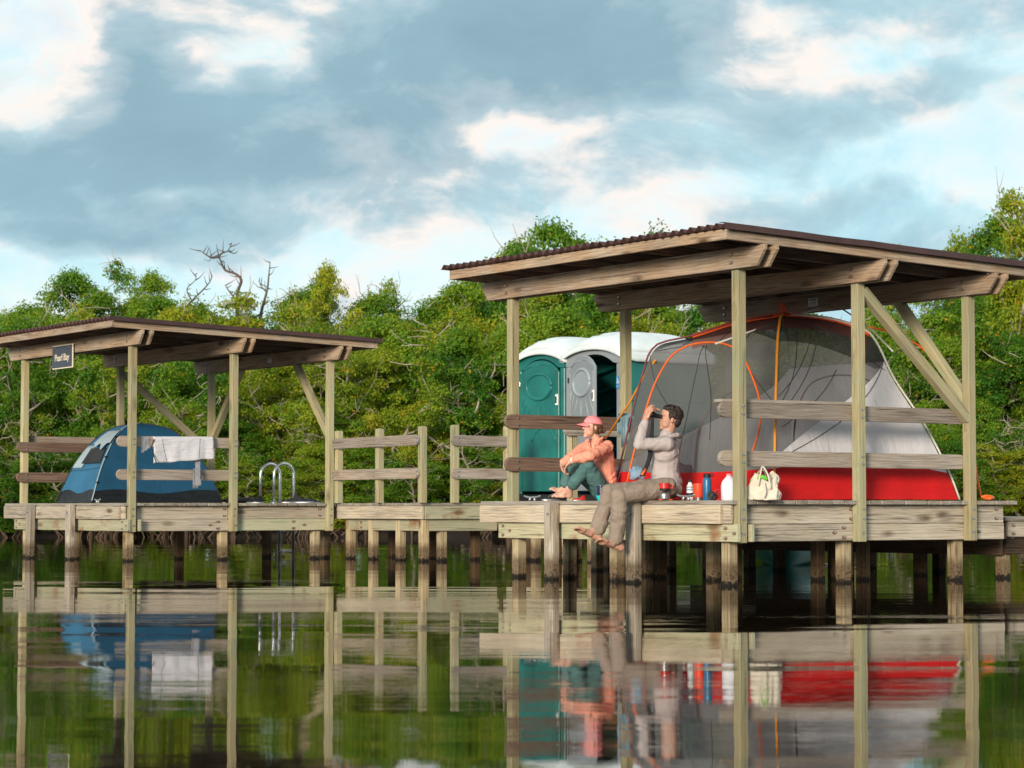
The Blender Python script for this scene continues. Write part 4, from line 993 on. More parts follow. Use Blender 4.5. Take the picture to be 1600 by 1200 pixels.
def disc(label, px, v, rad, mat, nm, spokes=True, tilt=8):
    p = dk(px, v); c = p + ZD * rad
    rt = Matrix.Rotation(R_(90 - tilt), 3, 'X')
    r = thing(nm, label, 'pan', p)
    lathe('rim', [(rad - .006, -.01), (rad, -.006), (rad, .012), (rad - .008, .014), (rad - .010, 0)], M[mat], r, c, 28, rt)
    lathe('plate', [(rad - .008, -.006), (rad - .008, -.002), (0, -.001)], M['tan'] if mat == 'black' else M['redplastic'], r, c, 24, rt)
    if spokes:
        for k in range(3):
            a = R_(30 + 120 * k); tube('spoke', [c + Vector((0, -.014, 0)), c + Vector((math.cos(a) * rad * .9, -.014, math.sin(a) * rad * .9))], .006, M['black'], r)
        lathe('hub', [(.014, 0), (.014, .02), (0, .022)], M['black'], r, c, 12, rt)
    else:
        for rr in (.5, .75): lathe('ring', [(rad * rr, .0), (rad * rr + .004, .004), (rad * rr + .008, 0)], M['redplastic'], r, c, 24, rt)
disc('round black-rimmed tan lid propped on edge below the blue bottle', 1111.5, .02, .041, 'black', 'camping_pan')
disc('round red pan propped on edge left of the white jug', 1122, .10, .050, 'redplastic', 'camping_pan', False)
p = dk(1139, .16); r = thing('water_jug', 'translucent white plastic jug half hidden by a post', 'jug', p)
me_p = [(.068, 0), (.074, .01), (.075, .13), (.066, .17), (.036, .205), (.024, .215), (.024, .225)]
lathe('body', me_p, M['jug'], r, p, 24); lathe('cap', [(.026, .222), (.026, .24), (0, .241)], M['pinkcap'], r, p)
tube('handle', spline([p + Vector((.055, -.03, .17)), p + Vector((.085, -.035, .15)), p + Vector((.085, -.035, .09)), p + Vector((.065, -.03, .07))]), .010, M['jug'], r)
# tote bag
def tote():
    p = dk(1191, .25); r = thing('tote_bag', 'slumped cream canvas tote bag against the tent', 'bag', p)
    ax = Vector((1, .05, 0)).normalized(); ay = Vector((-.05, 1, 0)).normalized()
    def f(S, T):
        a = 2 * math.pi * S; z = T
        wx = .155 * (1 - .12 * z - .30 * z * z) ; wy = .085 * (1 - .55 * z)
        c_, s_ = math.cos(a), math.sin(a); c_ = math.copysign(abs(c_) ** .7, c_); s_ = math.copysign(abs(s_) ** .7, s_)
        k = noise.noise(Vector((c_ * 2, s_ * 2, z * 3))) * .035 + noise.noise(Vector((c_ * 5, s_ * 5, z * 6 + 3))) * .014
        h_ = .205 + .05 * math.sin(a * 2 + .6) + .045 * noise.noise(Vector((c_ * 1.5, s_ * 1.5, 8)))
        return p + ax * ((wx + k) * c_ + .02 * z) + ay * ((wy + k * .6) * s_) + ZD * (h_ * z ** .9 + .002)
    grid_surf('body', f, 48, 20, M['canvas'], r, .004)
    for q in (-1, 1):
        tube('strap', spline([p + ax * -.05 + ay * -.075 * q + ZD * .13, p + ax * -.03 + ay * -.08 * q + ZD * .24, p + ax * .0 + ay * -.02 + ZD * .30 * (1 if q > 0 else .9), p + ax * .04 + ay * -.07 * q + ZD * .22, p + ax * .06 + ay * -.085 * q + ZD * .10]), .008, M['canvas'], r)
    tube('wrapper', spline([p + ax * -.06 + ay * -.03 + ZD * .18, p + ax * -.02 + ay * -.06 + ZD * .21, p + ax * .03 + ay * -.04 + ZD * .19]), .018, M['greenitem'], r)
    tube('strap', spline([p + ax * .0 + ay * -.095 + ZD * .16, p + ax * .01 + ay * -.11 + ZD * .07, p + ax * -.01 + ay * -.12 + ZD * .01, p + ax * .05 + ay * -.12 + ZD * .008, p + ax * .11 + ay * -.11 + ZD * .01]), .008, M['canvas'], r)
tote()
# zip bag, pillow, shoes
def lump(name, label, cat, c, size, mat, amp=.2, seed=0, rot=0.0, flat=0.0):
    V = []; n = 24; mI = 14; ca, sa = math.cos(rot), math.sin(rot)
    def f(S, T):
        a = 2 * math.pi * S; b = math.pi * (T - .5)
        d = Vector((math.cos(a) * math.cos(b), math.sin(a) * math.cos(b), math.sin(b)))
        k = 1 + amp * noise.noise(d * 1.6 + Vector((seed, 0, 0))) + amp * .5 * noise.noise(d * 4 + Vector((seed, 3, 0)))
        x, y, z = d.x * size[0] * k, d.y * size[1] * k, max(d.z * size[2] * k, -size[2] * (1 - flat))
        return Vector(c) + Vector((x * ca - y * sa, x * sa + y * ca, z + size[2]))
    return tag(grid_surf(name, f, n, mI, mat, None), label, cat)
lump('zip_bag', 'crumpled clear blue zip bag just left of the man', 'bag', at(994, 750, 22.3) , (.075, .05, .065), M['zipbag'], .5, 3)
lump('pillow', 'white pillow inside the tent doorway behind the woman', 'pillow', at(972, 775, 23.3), (.15, .12, .15), M['towelwhite'], .25, 5)
lump('sleeping_bag', 'dusky pink bundle inside the tent behind the man', 'bundle', at(1068, 770, 23.3), (.13, .10, .15), plain('dusky_pink_fabric', (.30, .14, .15), .8), .3, 9)
lump('mat', 'flat black gear bundle on the deck right of the blue tent', 'gear bundle', LF(2.0, 2.72, DT), (.33, .18, .045), M['blackcloth'], .25, 2, .6)
def shoe(px, py, Yd, dirx, mat, label, s=1.0, grp=None):
    c = at(px, py, Yd); c.z = DT; d = Vector((dirx[0], dirx[1], 0)).normalized(); n = Vector((-d.y, d.x, 0))
    r = thing('shoe', label, 'shoe', c, grp)
    def up(S, T):
        a = 2 * math.pi * S; x = math.cos(a); y = math.sin(a)
        wd = .045 * (1 - .15 * x) * (1 - .5 * T ** 3)
        top = .03 + .065 * (1 / (1 + math.exp((x + .1) * 5)))
        xx = x * .135 * (1 - .12 * T) * (1 if x > 0 else (1 - .35 * T)) - .03 * T
        return c + d * xx * s + n * y * wd * s + ZD * (.02 + top * T) * s
    grid_surf('upper', up, 28, 8, mat, r, .004)
    def so(S, T):
        a = 2 * math.pi * S; q = [1, 1.04, 1.04, .0][min(int(T * 3 + .001), 3)]
        return c + d * math.cos(a) * .140 * q * s + n * math.sin(a) * .048 * q * s + ZD * [0, .004, .022, .022][min(int(T * 3 + .001), 3)] * s
    grid_surf('sole', so, 28, 3, M['galv'], r)
    for k in range(4): tube('lace', [c + d * (.02 + .018 * k) * s + n * -.025 + ZD * (.075 - .010 * k) * s, c + d * (.02 + .018 * k) * s + n * .025 + ZD * (.077 - .010 * k) * s], .003, M['clothgrey'], r)
shoe(455, 779, 32.3, (-1, -.2), M['blackcloth'], 'black shoe on the deck right of the pool ladder, toe to the left', 1.0)
shoe(473, 779, 32.2, (1, -.1), M['blackcloth'], 'black shoe on the deck right of the pool ladder, toe to the right', 1.1)
shoe(492, 780, 32.3, (1, .2), M['blackcloth'], 'flat black shoe beside the left post of the three-post railing', .7)
shoe(398, 779, 32.3, (-1, .2), M['blackcloth'], 'low dark shoe on the deck left of the pool ladder', .9)
shoe(866, 778, 23.15, (-1, -.3), M['black'], 'black sandal under the bare feet of the woman', .9)
shoe(905, 779, 22.9, (-1, -.1), M['redplastic'], 'small red slipper on the deck below the knees of the woman', .5)

# ------------------------------------------------------------------ canoe
def canoe():
    a = at(1222, 845, 27.9); a.z = 0; b = at(1240, 845, 32.4); b.z = 0
    d = (b - a).normalized(); n = Vector((-d.y, d.x, 0)); L = (b - a).length
    root = thing('canoe', 'green canoe moored in the dark behind the nearer platform', 'canoe', (a + b) / 2)
    def hull(S, T):
        x = T; w_ = .47 * math.sin(math.pi * min(max(x, .0), 1)) ** .45 + .012
        sheer = .32 + .13 * abs(2 * x - 1) ** 3
        ang = math.pi * (S - .5)      # -90..90
        y = math.sin(ang); zz = -.06 + (sheer + .06) * (1 - math.cos(ang) ** .8)
        return a + d * (x * L) + n * y * w_ + ZD * zz
    grid_surf('hull', hull, 18, 30, M['canoe'], root, .012)
    for sg in (0, 1): tube('gunwale', [hull(sg, t / 20) + ZD * .005 for t in range(21)], .014, M['tealdark'], root)
    for t in (.3, .7): box('seat', a + d * L * t + ZD * .25, (.7, .2, .03), M['tan'], root, Matrix((n, -d, ZD)).transposed())
    box('label_plate', at(1213, 856, 28.35), (.045, .012, .09), M['white'], root)
canoe()
cord('pale mooring rope drooping beside the canoe stern', spline([at(1271, 848, 28.3), at(1276, 865, 28.3), at(1288, 880, 28.4), at(1300, 884, 28.6)]), .010, 'cordgrey', 'mooring_rope')

# ------------------------------------------------------------------ people
def cap_geo(p0, r0, p1, r1, n=14):
    p0 = Vector(p0); p1 = Vector(p1); d = p1 - p0; L = d.length; d = d.normalized() if L > 1e-6 else Vector((0, 0, 1))
    pts = []; rr = []
    for k in range(1, 7): a = math.pi / 2 * k / 6; pts.append(p0 - d * r0 * math.cos(a)); rr.append(r0 * math.sin(a))
    for k in range(1, 4): f = k / 4; pts.append(p0 + d * L * f); rr.append(r0 + (r1 - r0) * f)
    for k in range(6, 0, -1): a = math.pi / 2 * k / 6; pts.append(p1 + d * r1 * math.cos(a)); rr.append(r1 * math.sin(a))
    return tube_geo(pts, rr, n)
def ell_geo(c, r, B3=None, n=16, m_=10):
    V = []; Fc = []
    for j in range(m_ + 1):
        b = math.pi * (j / m_ - .5)
        for i in range(n):
            a = 2 * math.pi * i / n; v = Vector((r[0] * math.cos(a) * max(math.cos(b), .02), r[1] * math.sin(a) * max(math.cos(b), .02), r[2] * math.sin(b)))
            V.append(Vector(c) + (B3 @ v if B3 else v))
    for j in range(m_):
        for i in range(n): Fc.append((j * n + i, j * n + (i + 1) % n, (j + 1) * n + (i + 1) % n, (j + 1) * n + i))
    Fc.append(tuple(range(n))[::-1]); Fc.append(tuple(m_ * n + i for i in range(n)))
    return V, Fc
class Blob:
    def __init__(s): s.V = []; s.F = []
    def add(s, g): o = len(s.V); s.V += g[0]; s.F += [tuple(i + o for i in f) for f in g[1]]
    def cap(s, p0, r0, p1, r1): s.add(cap_geo(p0, r0, p1, r1)); return s
    def chain(s, pts):
        for (a, ra), (b, rb) in zip(pts[:-1], pts[1:]): s.cap(a, ra, b, rb)
        return s
    def ell(s, c, r, B3=None): s.add(ell_geo(c, r, B3)); return s
    def build(s, name, mat, parent, vox=.006, smooth=6, wrinkle=0.0, wscale=12):
        c = sum(s.V, Vector()) / len(s.V)
        me = mesh_of([v - c for v in s.V], s.F, name)
        o = bpy.data.objects.new('tmp', me); COL.objects.link(o)
        md = o.modifiers.new('r', 'REMESH'); md.mode = 'VOXEL'; md.voxel_size = vox; md.use_smooth_shade = True
        sm = o.modifiers.new('s', 'SMOOTH'); sm.iterations = smooth; sm.factor = .5
        bpy.context.view_layer.update()
        m2 = bpy.data.meshes.new_from_object(o.evaluated_get(bpy.context.evaluated_depsgraph_get())); bpy.data.objects.remove(o)
        if wrinkle:
            n_ = len(m2.vertices); nn = [v.normal.copy() for v in m2.vertices]
            for v, nv in zip(m2.vertices, nn):
                q = (v.co + c); a = noise.noise(Vector((q.x, q.y * .5, q.z)) * wscale + Vector((0, 0, noise.noise(q * wscale * .4) * 2.5)))
                b = 1 - abs(noise.noise(q * wscale * .8 + Vector((5, 2, 1)))) * 2
                v.co += nv * wrinkle * (a * .8 + b * .35)
        m2.name = name; m2.materials.clear()
        m2.polygons.foreach_set('use_smooth', [True] * len(m2.polygons))
        return link(name, m2, mat, parent, Matrix.Translation(c))

def head(b, C, fw, up, s=1.0):
    """adds head shapes to the body blob; returns local-to-world"""
    fw = Vector(fw).normalized(); lf = Vector(up).cross(fw).normalized(); up = fw.cross(lf)
    B3 = Matrix((fw, lf, up)).transposed()
    W = lambda x, y, z: Vector(C) + B3 @ Vector((x * s, y * s, z * s))
    E = lambda c, r: b.ell(W(*c), tuple(q * s for q in r), B3)
    E((-.012, 0, .028), (.096, .076, .088)); E((.030, 0, -.030), (.058, .058, .082)); E((.045, 0, -.078), (.040, .040, .032))
    E((.072, 0, -.098), (.020, .024, .018)); E((.072, 0, .030), (.022, .050, .016)); E((.065, 0, .055), (.028, .05, .03))
    b.cap(W(.086, 0, .018), .008 * s, W(.104, 0, -.018), .0105 * s); E((.103, 0, -.021), (.011, .015, .008))
    E((.084, 0, -.052), (.012, .022, .007)); E((.082, 0, -.066), (.012, .020, .007))
    for q in (-1, 1):
        E((.052, q * .036, -.022), (.026, .022, .022)); E((-.008, q * .076, -.008), (.017, .009, .030)); E((.035, q * .045, -.065), (.035, .016, .022))
    return W, B3
def hand(b, wr, palm_dir, nrm, curl, s=1.0, spread=.012, thumb_side=1, curls=None):
    """palm from wrist wr along palm_dir; fingers bend towards nrm"""
    d = Vector(palm_dir).normalized(); n = Vector(nrm); n = (n - d * n.dot(d)).normalized(); t = d.cross(n) * thumb_side
    B3 = Matrix((d, t, n)).transposed()
    b.cap(wr, .024 * s, Vector(wr) + d * .03 * s, .027 * s)
    b.ell(Vector(wr) + d * .050 * s, (.048 * s, .038 * s, .016 * s), B3)
    for k in range(4):
        off = (k - 1.5) * .0195 * s; base = Vector(wr) + d * .085 * s - t * off * -1
        base = Vector(wr) + d * (.085 - .004 * abs(k - 1)) * s + t * (-off)
        dd = (d + t * (-off) * spread * 60).normalized(); L = (.040, .045, .042, .032)[k] * s; p = base; a = 0; r = .0088 * s
        cu = curls[k] if curls else curl
        for j, f in enumerate((1, .62, .5)):
            a += cu * (.8, 1.1, .8)[j]; q = p + (dd * math.cos(a) + n * math.sin(a)) * L * f
            b.cap(p, r, q, r * .92); p = q; r *= .92
    p = Vector(wr) + d * .028 * s + t * .030 * s; q = p + (d * .6 + t * .7 + n * .45).normalized() * .038 * s
    b.cap(p, .012 * s, q, .0105 * s); b.cap(q, .0105 * s, q + (d * .85 + t * .1 + n * .6).normalized() * .030 * s, .0085 * s)
def foot(b, ank, heel, toe, r=1.0):
    ank, heel, toe = Vector(ank), Vector(heel), Vector(toe); d = (toe - heel); L = d.length; d.normalize()
    upv = (ank - heel) - d * (ank - heel).dot(d); upv.normalize(); sd = d.cross(upv)
    h = heel + upv * .028 + d * .02
    b.cap(ank, .038 * r, h, .031 * r)
    ball = heel + d * L * .70 + upv * .018
    b.chain([(ank + d * .01, .036 * r), (heel + d * L * .42 + upv * .038, .028 * r), (ball, .020 * r)])
    b.cap(h, .028 * r, heel + d * L * .45 + upv * .020 + sd * .012, .020 * r); b.cap(heel + d * L * .4 + upv * .02 - sd * .014, .020 * r, ball - sd * .022, .018 * r); b.cap(heel + d * L * .4 + upv * .02, .02 * r, ball + sd * .02, .018 * r)
    for k in range(5):
        o = (k - 2) * .0175 * r; q = ball + sd * o * 1.1; ln = L * (.26, .27, .25, .23, .20)[k]; rr = (.0125, .0095, .009, .0085, .008)[k] * r
        b.chain([(q, .013 * r), (q + d * ln * .55 + upv * .006, rr), (q + d * ln - upv * .004, rr * .95)])

def man():
    root = thing('person', 'person in a mauve-grey long-sleeved shirt and taupe trousers raising binoculars, feet hanging over the water', 'person', RF(1.15, .2, DT))
    A = lambda px, py, Y: at(px, py, Y)
    hc = A(1042, 759, 21.80)
    hN, hF = A(1040, 762, 21.68), A(1038, 762, 21.92)
    kN, kF = A(967, 775, 21.42), A(951, 769, 21.62)
    aN, aF = A(961, 846, 21.45), A(932, 829, 21.62)
    chest = A(1040, 705, 21.78); belly = A(1037, 738, 21.79); neck = A(1041, 681, 21.78)
    sN, sF = A(1042, 693, 21.61), A(1036, 691, 21.96)
    eN, eF = A(997, 695, 21.52), A(1004, 690, 21.86)
    wN, wF = A(1008, 657, 21.60), A(1013, 656, 21.76)
    HC = A(1047, 655, 21.78); fwd = Vector((-.97, -.12, .20)).normalized(); upv = Vector((.20, 0, 1))
    b = Blob()
    b.ell(hc, (.12, .15, .10)); b.cap(hc, .11, belly, .105); b.cap(belly, .105, chest, .12); b.cap(chest, .10, neck, .06)
    b.chain([(neck, .056), (HC + Vector((.012, 0, -.04)), .052)])
    W, B3 = head(b, HC, fwd, upv, 1.0)
    for s_, e, w_ in ((sN, eN, wN), (sF, eF, wF)):
        b.chain([(chest.lerp(s_, .6), .06), (s_, .052), (e, .036), (e.lerp(w_, .4), .036), (w_, .024)])
    for h, k, a_ in ((hN, kN, aN), (hF, kF, aF)):
        b.chain([(h, .08), (k, .052), (k.lerp(a_, .35), .050), (a_, .032)])
    bn = A(1019, 648, 21.66)
    hand(b, wN, (A(1014, 641, 21.60) - wN), Vector((.75, .5, .25)), .55, 1.05, .006, 1, [.30, .42, .55, .65])
    hand(b, wF, (A(1019, 643, 21.74) - wF), Vector((.75, -.4, .25)), .60, 1.0, .006, -1)
    foot(b, aN, A(972, 861, 21.47), A(931, 846, 21.32), 1.22)
    foot(b, aF, A(937, 846, 21.62), A(896, 827, 21.50), 1.22)
    b.build('body', M['skin'], root, .0052, 4)
    # shirt
    s = Blob()
    s.ell(A(1041, 757, 21.80), (.136, .186, .098)); s.chain([(A(1042, 755, 21.80), .140), (belly + Vector((.005, 0, 0)), .128), (chest + Vector((0, 0, -.02)), .138), (chest + Vector((.004, 0, .035)), .125)])
    for q in (-1, 1): s.ell(chest + Vector((-.01, q * .07, 0)), (.115, .10, .14))
    s.cap(chest, .10, neck + Vector((.004, 0, .002)), .068)
    for s_, e, w_ in ((sN, eN, wN), (sF, eF, wF)):
        s.chain([(chest.lerp(s_, .55) + Vector((0, 0, .01)), .088), (s_, .070), (s_.lerp(e, .5), .057), (e, .050), (e.lerp(w_, .45), .047), (w_.lerp(e, .10), .034)])
    s.build('shirt', M['shirtgrey'], root, .0070, 3, .013, 13)
    # hood fold at the neck
    hd = Blob(); hp = [A(1056, 683, 21.66), A(1062, 682, 21.78), A(1056, 682, 21.92), A(1040, 686, 21.95)]
    hd.chain([(A(1036, 689, 21.63), .012), (A(1047, 682, 21.62), .020), (A(1058, 680, 21.69), .026), (A(1062, 681, 21.80), .028), (A(1056, 681, 21.90), .026), (A(1038, 686, 21.94), .014)])
    hd.build('hood', M['shirtgrey'], root, .006, 3, .004, 22)
    t = Blob()
    t.ell(A(1041, 764, 21.8), (.150, .175, .095)); 
    for h, k, a_, g in ((hN, kN, aN, 0), (hF, kF, aF, 1)):
        t.chain([(h + Vector((0.01, 0, .0)), .100), (h.lerp(k, .5) + Vector((0, 0, .004)), .086), (k, .074), (k.lerp(a_, .35) + Vector((.012, 0, 0)), .074), (k.lerp(a_, .80) + Vector((.008, 0, 0)), .072)])
        e = k.lerp(a_, .93); t.cap(e + Vector((.006, 0, .02)), .072, e + Vector((.006, 0, .0)), .070)
    t.build('trousers', M['khaki'], root, .0070, 3, .014, 13)
    # hair
    hr = Blob(); rnd = random.Random(3)
    hr.ell(W(-.026, 0, .045), (.094, .082, .084), B3); hr.ell(W(-.062, 0, -.005), (.050, .070, .066), B3); hr.ell(W(.03, 0, .092), (.058, .058, .038), B3)
    for q in (-1, 1): hr.ell(W(-.005, q * .066, .032), (.040, .018, .040), B3); hr.ell(W(.012, q * .070, .012), (.010, .008, .026), B3)
    for k in range(130):
        a = rnd.uniform(0, 2 * math.pi); z = rnd.uniform(-.25, 1); rr = math.sqrt(1 - z * z); dx = Vector((rr * math.cos(a), rr * math.sin(a), z))
        if dx.x > .45 and z < .75: continue
        p = (-.026 + dx.x * .092, dx.y * .080, .045 + z * .084); q = (p[0] + dx.x * .010 + .016, p[1] + dx.y * .006, p[2] + z * .010 + rnd.uniform(-.004, .010))
        hr.cap(W(*p), .008, W(*q), .0032)
    hr.build('hair', M['hair'], root, .0042, 1)
    # binoculars (held, a thing of its own)
    bo = thing('binoculars', 'black binoculars with a wide neck strap held to the eyes', 'binoculars', bn)
    lf = fwd.cross(Vector((0, 0, 1))).normalized()
    eye = W(.098, 0, .004)
    for q in (-1, 1):
        o_ = eye + B3 @ Vector((0, q * .032, 0))
        tube('barrel', [o_, o_ + fwd * .02, o_ + fwd * .022, o_ + fwd * .05, o_ + fwd * .055, o_ + fwd * .118, o_ + fwd * .12], [.017, .017, .020, .022, .026, .029, .026], M['black'], bo, 14)
        tube('eyecup', [o_ - fwd * .004, o_ + fwd * .012], .0195, M['black'], bo, 14)
    tube('bridge', [eye + B3 @ Vector((.06, -.03, .004)), eye + B3 @ Vector((.06, .03, .004))], .016, M['black'], bo)
    def st(S, T):
        P_ = spline([A(1020, 652, 21.58), A(1019, 672, 21.60), A(1017, 695, 21.62), A(1015, 715, 21.63), A(1009, 732, 21.61), A(1003, 744, 21.55)], 6)
        i = min(int(S * (len(P_) - 1)), len(P_) - 2); f_ = S * (len(P_) - 1) - i; q = P_[i].lerp(P_[i + 1], f_)
        return q + Vector((.022 * (.5 + .5 * min(1, S * 2.5)) * (T - .5) * 2, .01 * math.sin(S * 9), 0))
    grid_surf('strap', st, 30, 2, M['blackcloth'], bo, .003)
    tube('strap_buckle', [A(1003, 742, 21.53), A(1009, 733, 21.58)], .012, M['orange'], bo)
    # eyes and watch
    tube('bracelet', [wN + (wN - eN).normalized() * -.005 + Vector((.026 * math.cos(a), .026 * math.sin(a), .004 * math.cos(a))) for a in [2 * math.pi * k / 14 for k in range(15)]], .005, M['cream'], root)
man()

def woman():
    root = thing('person', 'person in a pink cap, coral shirt and teal trousers sitting barefoot with knees drawn up', 'person', RF(2.3, .35, DT))
    A = lambda px, py, Y: at(px, py, Y)
    hc = A(945, 765, 23.05); hN, hF = A(941, 768, 22.93), A(940, 768, 23.17)
    kN, kF = A(919, 727, 22.70), A(893, 721, 23.02)
    aN, aF = A(890, 764, 22.88), A(882, 764, 23.04)
    chest = A(941, 712, 23.00); belly = A(944, 742, 23.03); neck = A(932, 689, 22.97)
    sN, sF = A(949, 698, 22.86), A(920, 695, 23.14)
    eN, eF = A(922, 712, 22.62), A(896, 712, 23.02)
    wN, wF = A(894, 719, 22.76), A(878, 724, 22.92)
    HC = A(925, 668, 22.95); fwd = Vector((-.93, -.40, .07)).normalized(); upv = Vector((.05, 0, 1))
    b = Blob()
    b.ell(hc, (.11, .14, .09)); b.chain([(hc, .10), (belly, .085), (chest, .095)]); b.cap(chest, .08, neck, .045)
    b.chain([(neck, .043), (HC + Vector((.018, .01, -.035)), .042)])
    W, B3 = head(b, HC, fwd, upv, .93)
    for s_, e, w_ in ((sN, eN, wN), (sF, eF, wF)): b.chain([(chest.lerp(s_, .6), .05), (s_, .042), (e, .031), (w_, .021)])
    for h, k, a_ in ((hN, kN, aN), (hF, kF, aF)): b.chain([(h, .075), (k, .048), (k.lerp(a_, .35), .044), (a_, .028)])
    hand(b, wN, A(882, 731, 22.80) - wN, Vector((-.2, .3, -1)), .35, .95, .008, -1)
    hand(b, wF, A(882, 739, 22.86) - wF, Vector((.5, -.6, -.3)), .30, .95, .006, 1)
    foot(b, aN, A(893, 779, 22.92), A(863, 775, 22.96), .95)
    foot(b, aF, A(886, 776, 23.06), A(858, 764, 23.06), .95)
    b.build('body', M['skinf'], root, .0052, 4)
    s = Blob()
    s.chain([(A(947, 758, 23.05), .112), (belly + Vector((.01, 0, 0)), .105), (chest + Vector((.006, 0, -.01)), .112)])
    s.ell(chest + Vector((.0, 0, .01)), (.09, .15, .10)); s.cap(chest, .085, neck + Vector((.008, 0, -.006)), .054)
    s.ell(A(951, 761, 22.96), (.075, .06, .05))
    for s_, e, w_ in ((sN, eN, wN), (sF, eF, wF)): s.chain([(chest.lerp(s_, .6), .065), (s_, .058), (s_.lerp(e, .5), .052), (e, .052), (e.lerp(w_, .5), .050), (e.lerp(w_, .80), .041)])
    s.build('shirt', M['coral'], root, .0065, 3, .013, 15)
    # collar points
    c = Blob(); c.chain([(A(925, 692, 22.83), .008), (A(927, 702, 22.82), .012), (A(930, 692, 22.83), .009), (A(941, 684, 22.88), .013), (A(946, 685, 23.0), .012)]); c.chain([(A(921, 700, 22.86), .008), (A(918, 692, 22.95), .010), (A(922, 687, 23.05), .010)])
    c.build('collar', M['coral'], root, .005, 2)
    t = Blob(); t.ell(A(945, 770, 23.05), (.13, .165, .065)); t.ell(hc, (.115, .15, .085))
    for h, k, a_ in ((hN, kN, aN), (hF, kF, aF)):
        t.chain([(h, .094), (h.lerp(k, .5), .083), (k, .062), (k.lerp(a_, .4), .062), (k.lerp(a_, .78), .060)])
    t.build('trousers', M['tealpants'], root, .0065, 3, .012, 14)
    # hair with a low bun
    hr = Blob(); s9 = .93
    hr.ell(W(-.022, 0, .030), (.088, .076, .082), B3); hr.ell(W(-.070, 0, -.020), (.042, .062, .048), B3); hr.ell(W(-.124, 0, -.018), (.030, .034, .032), B3)
    for q in (-1, 1): hr.ell(W(-.015, q * .068, -.022), (.030, .014, .045), B3)
    rnd = random.Random(5)
    for k in range(60):
        dx = Vector((rnd.gauss(0, 1), rnd.gauss(0, 1), rnd.gauss(0, 1))).normalized(); p = Vector((-.124, 0, -.018)) + dx * .028
        hr.cap(W(*p), .005, W(*(p + dx * .014)), .002)
    hr.build('hair', M['hairlt'], root, .0045, 1)
    cp = thing('cap', 'pink baseball cap worn by the seated woman', 'cap', W(0, 0, .07))
    cp.location = W(0, 0, .07)
    def crown(S, T):
        a = 2 * math.pi * S; bb = math.pi / 2 * T
        return W(-.012 + .104 * math.cos(a) * math.cos(bb), .086 * math.sin(a) * math.cos(bb), .038 + .004 * math.cos(a) + .088 * math.sin(bb))
    grid_surf('crown', crown, 32, 12, M['pinkcap'], cp, .004)
    def bill(S, T):
        y = (S - .5) * 2; x = .070 + .03 * (1 - y * y) ** .5 + T * .075 * (1 - abs(y) ** 2.6)
        return W(x, y * .070 * (1 + .05 * T), .040 - .020 * y * y - .022 * T)
    grid_surf('brim', bill, 20, 8, M['pinkcap'], cp, .005)
    lathe('button', [(.008, 0), (.007, .004), (0, .006)], M['pinkcap'], cp, W(-.012, 0, .127), 10)
    for q in (-1, 1):
        e_ = lathe('eye', [(0, -.010), (.008, -.006), (.010, 0), (.008, .006), (0, .010)], M['white'], root, W(.074, q * .030, .006), 10)
        lathe('iris', [(0, -.005), (.005, 0), (0, .005)], M['hair'], root, W(.0845, q * .031, .005), 8)
        tube('eyebrow', [W(.085, q * .018, .024), W(.085, q * .032, .028), W(.076, q * .045, .024)], .003, M['hairlt'], root)
    tube('lips', [W(.087, -.018, -.058), W(.094, -.006, -.056), W(.094, .006, -.056), W(.087, .018, -.058)], .0042, M['lip'], root)
    w_ = wN.lerp(eN, .03); d = (wN - eN).normalized(); a1 = d.orthogonal().normalized(); a2 = d.cross(a1)
    wt = tube('wrist_watch', [w_ + (a1 * math.cos(a) + a2 * math.sin(a)) * .025 for a in [2 * math.pi * k / 14 for k in range(15)]], .008, M['white'], root)
woman()

# ------------------------------------------------------------------ mangroves
def tubes_np(segs, n=5):
    V = []; Fc = []; o = 0
    for pts, rad in segs:
        v, f = tube_geo(pts, rad, n, False); V += v; Fc += [tuple(i + o for i in q) for q in f]; o += len(v)
    return V, Fc
def leaf_mesh(name, C, D, Nn, size, rndv):
    """C centres, D leaf direction, Nn normal (n,3)"""
    n = len(C); side = np.cross(D, Nn); side /= np.linalg.norm(side, axis=1, keepdims=True) + 1e-9
    L = size[:, None]; Wd = L * .27
    a = C - D * L * .5; b = C + side * Wd + Nn * L * .06; c = C + D * L * .5; d = C - side * Wd + Nn * L * .06
    V = np.stack([a, b, c, d], 1).reshape(-1, 3)
    me = bpy.data.meshes.new(name); me.vertices.add(4 * n); me.vertices.foreach_set('co', V.ravel().astype(np.float32))
    me.loops.add(4 * n); me.polygons.add(n); me.loops.foreach_set('vertex_index', np.arange(4 * n, dtype=np.int32))
    me.polygons.foreach_set('loop_start', np.arange(0, 4 * n, 4, dtype=np.int32))
    at_ = me.attributes.new('rnd', 'FLOAT', 'FACE'); at_.data.foreach_set('value', rndv.astype(np.float32))
    me.update(calc_edges=True); return me
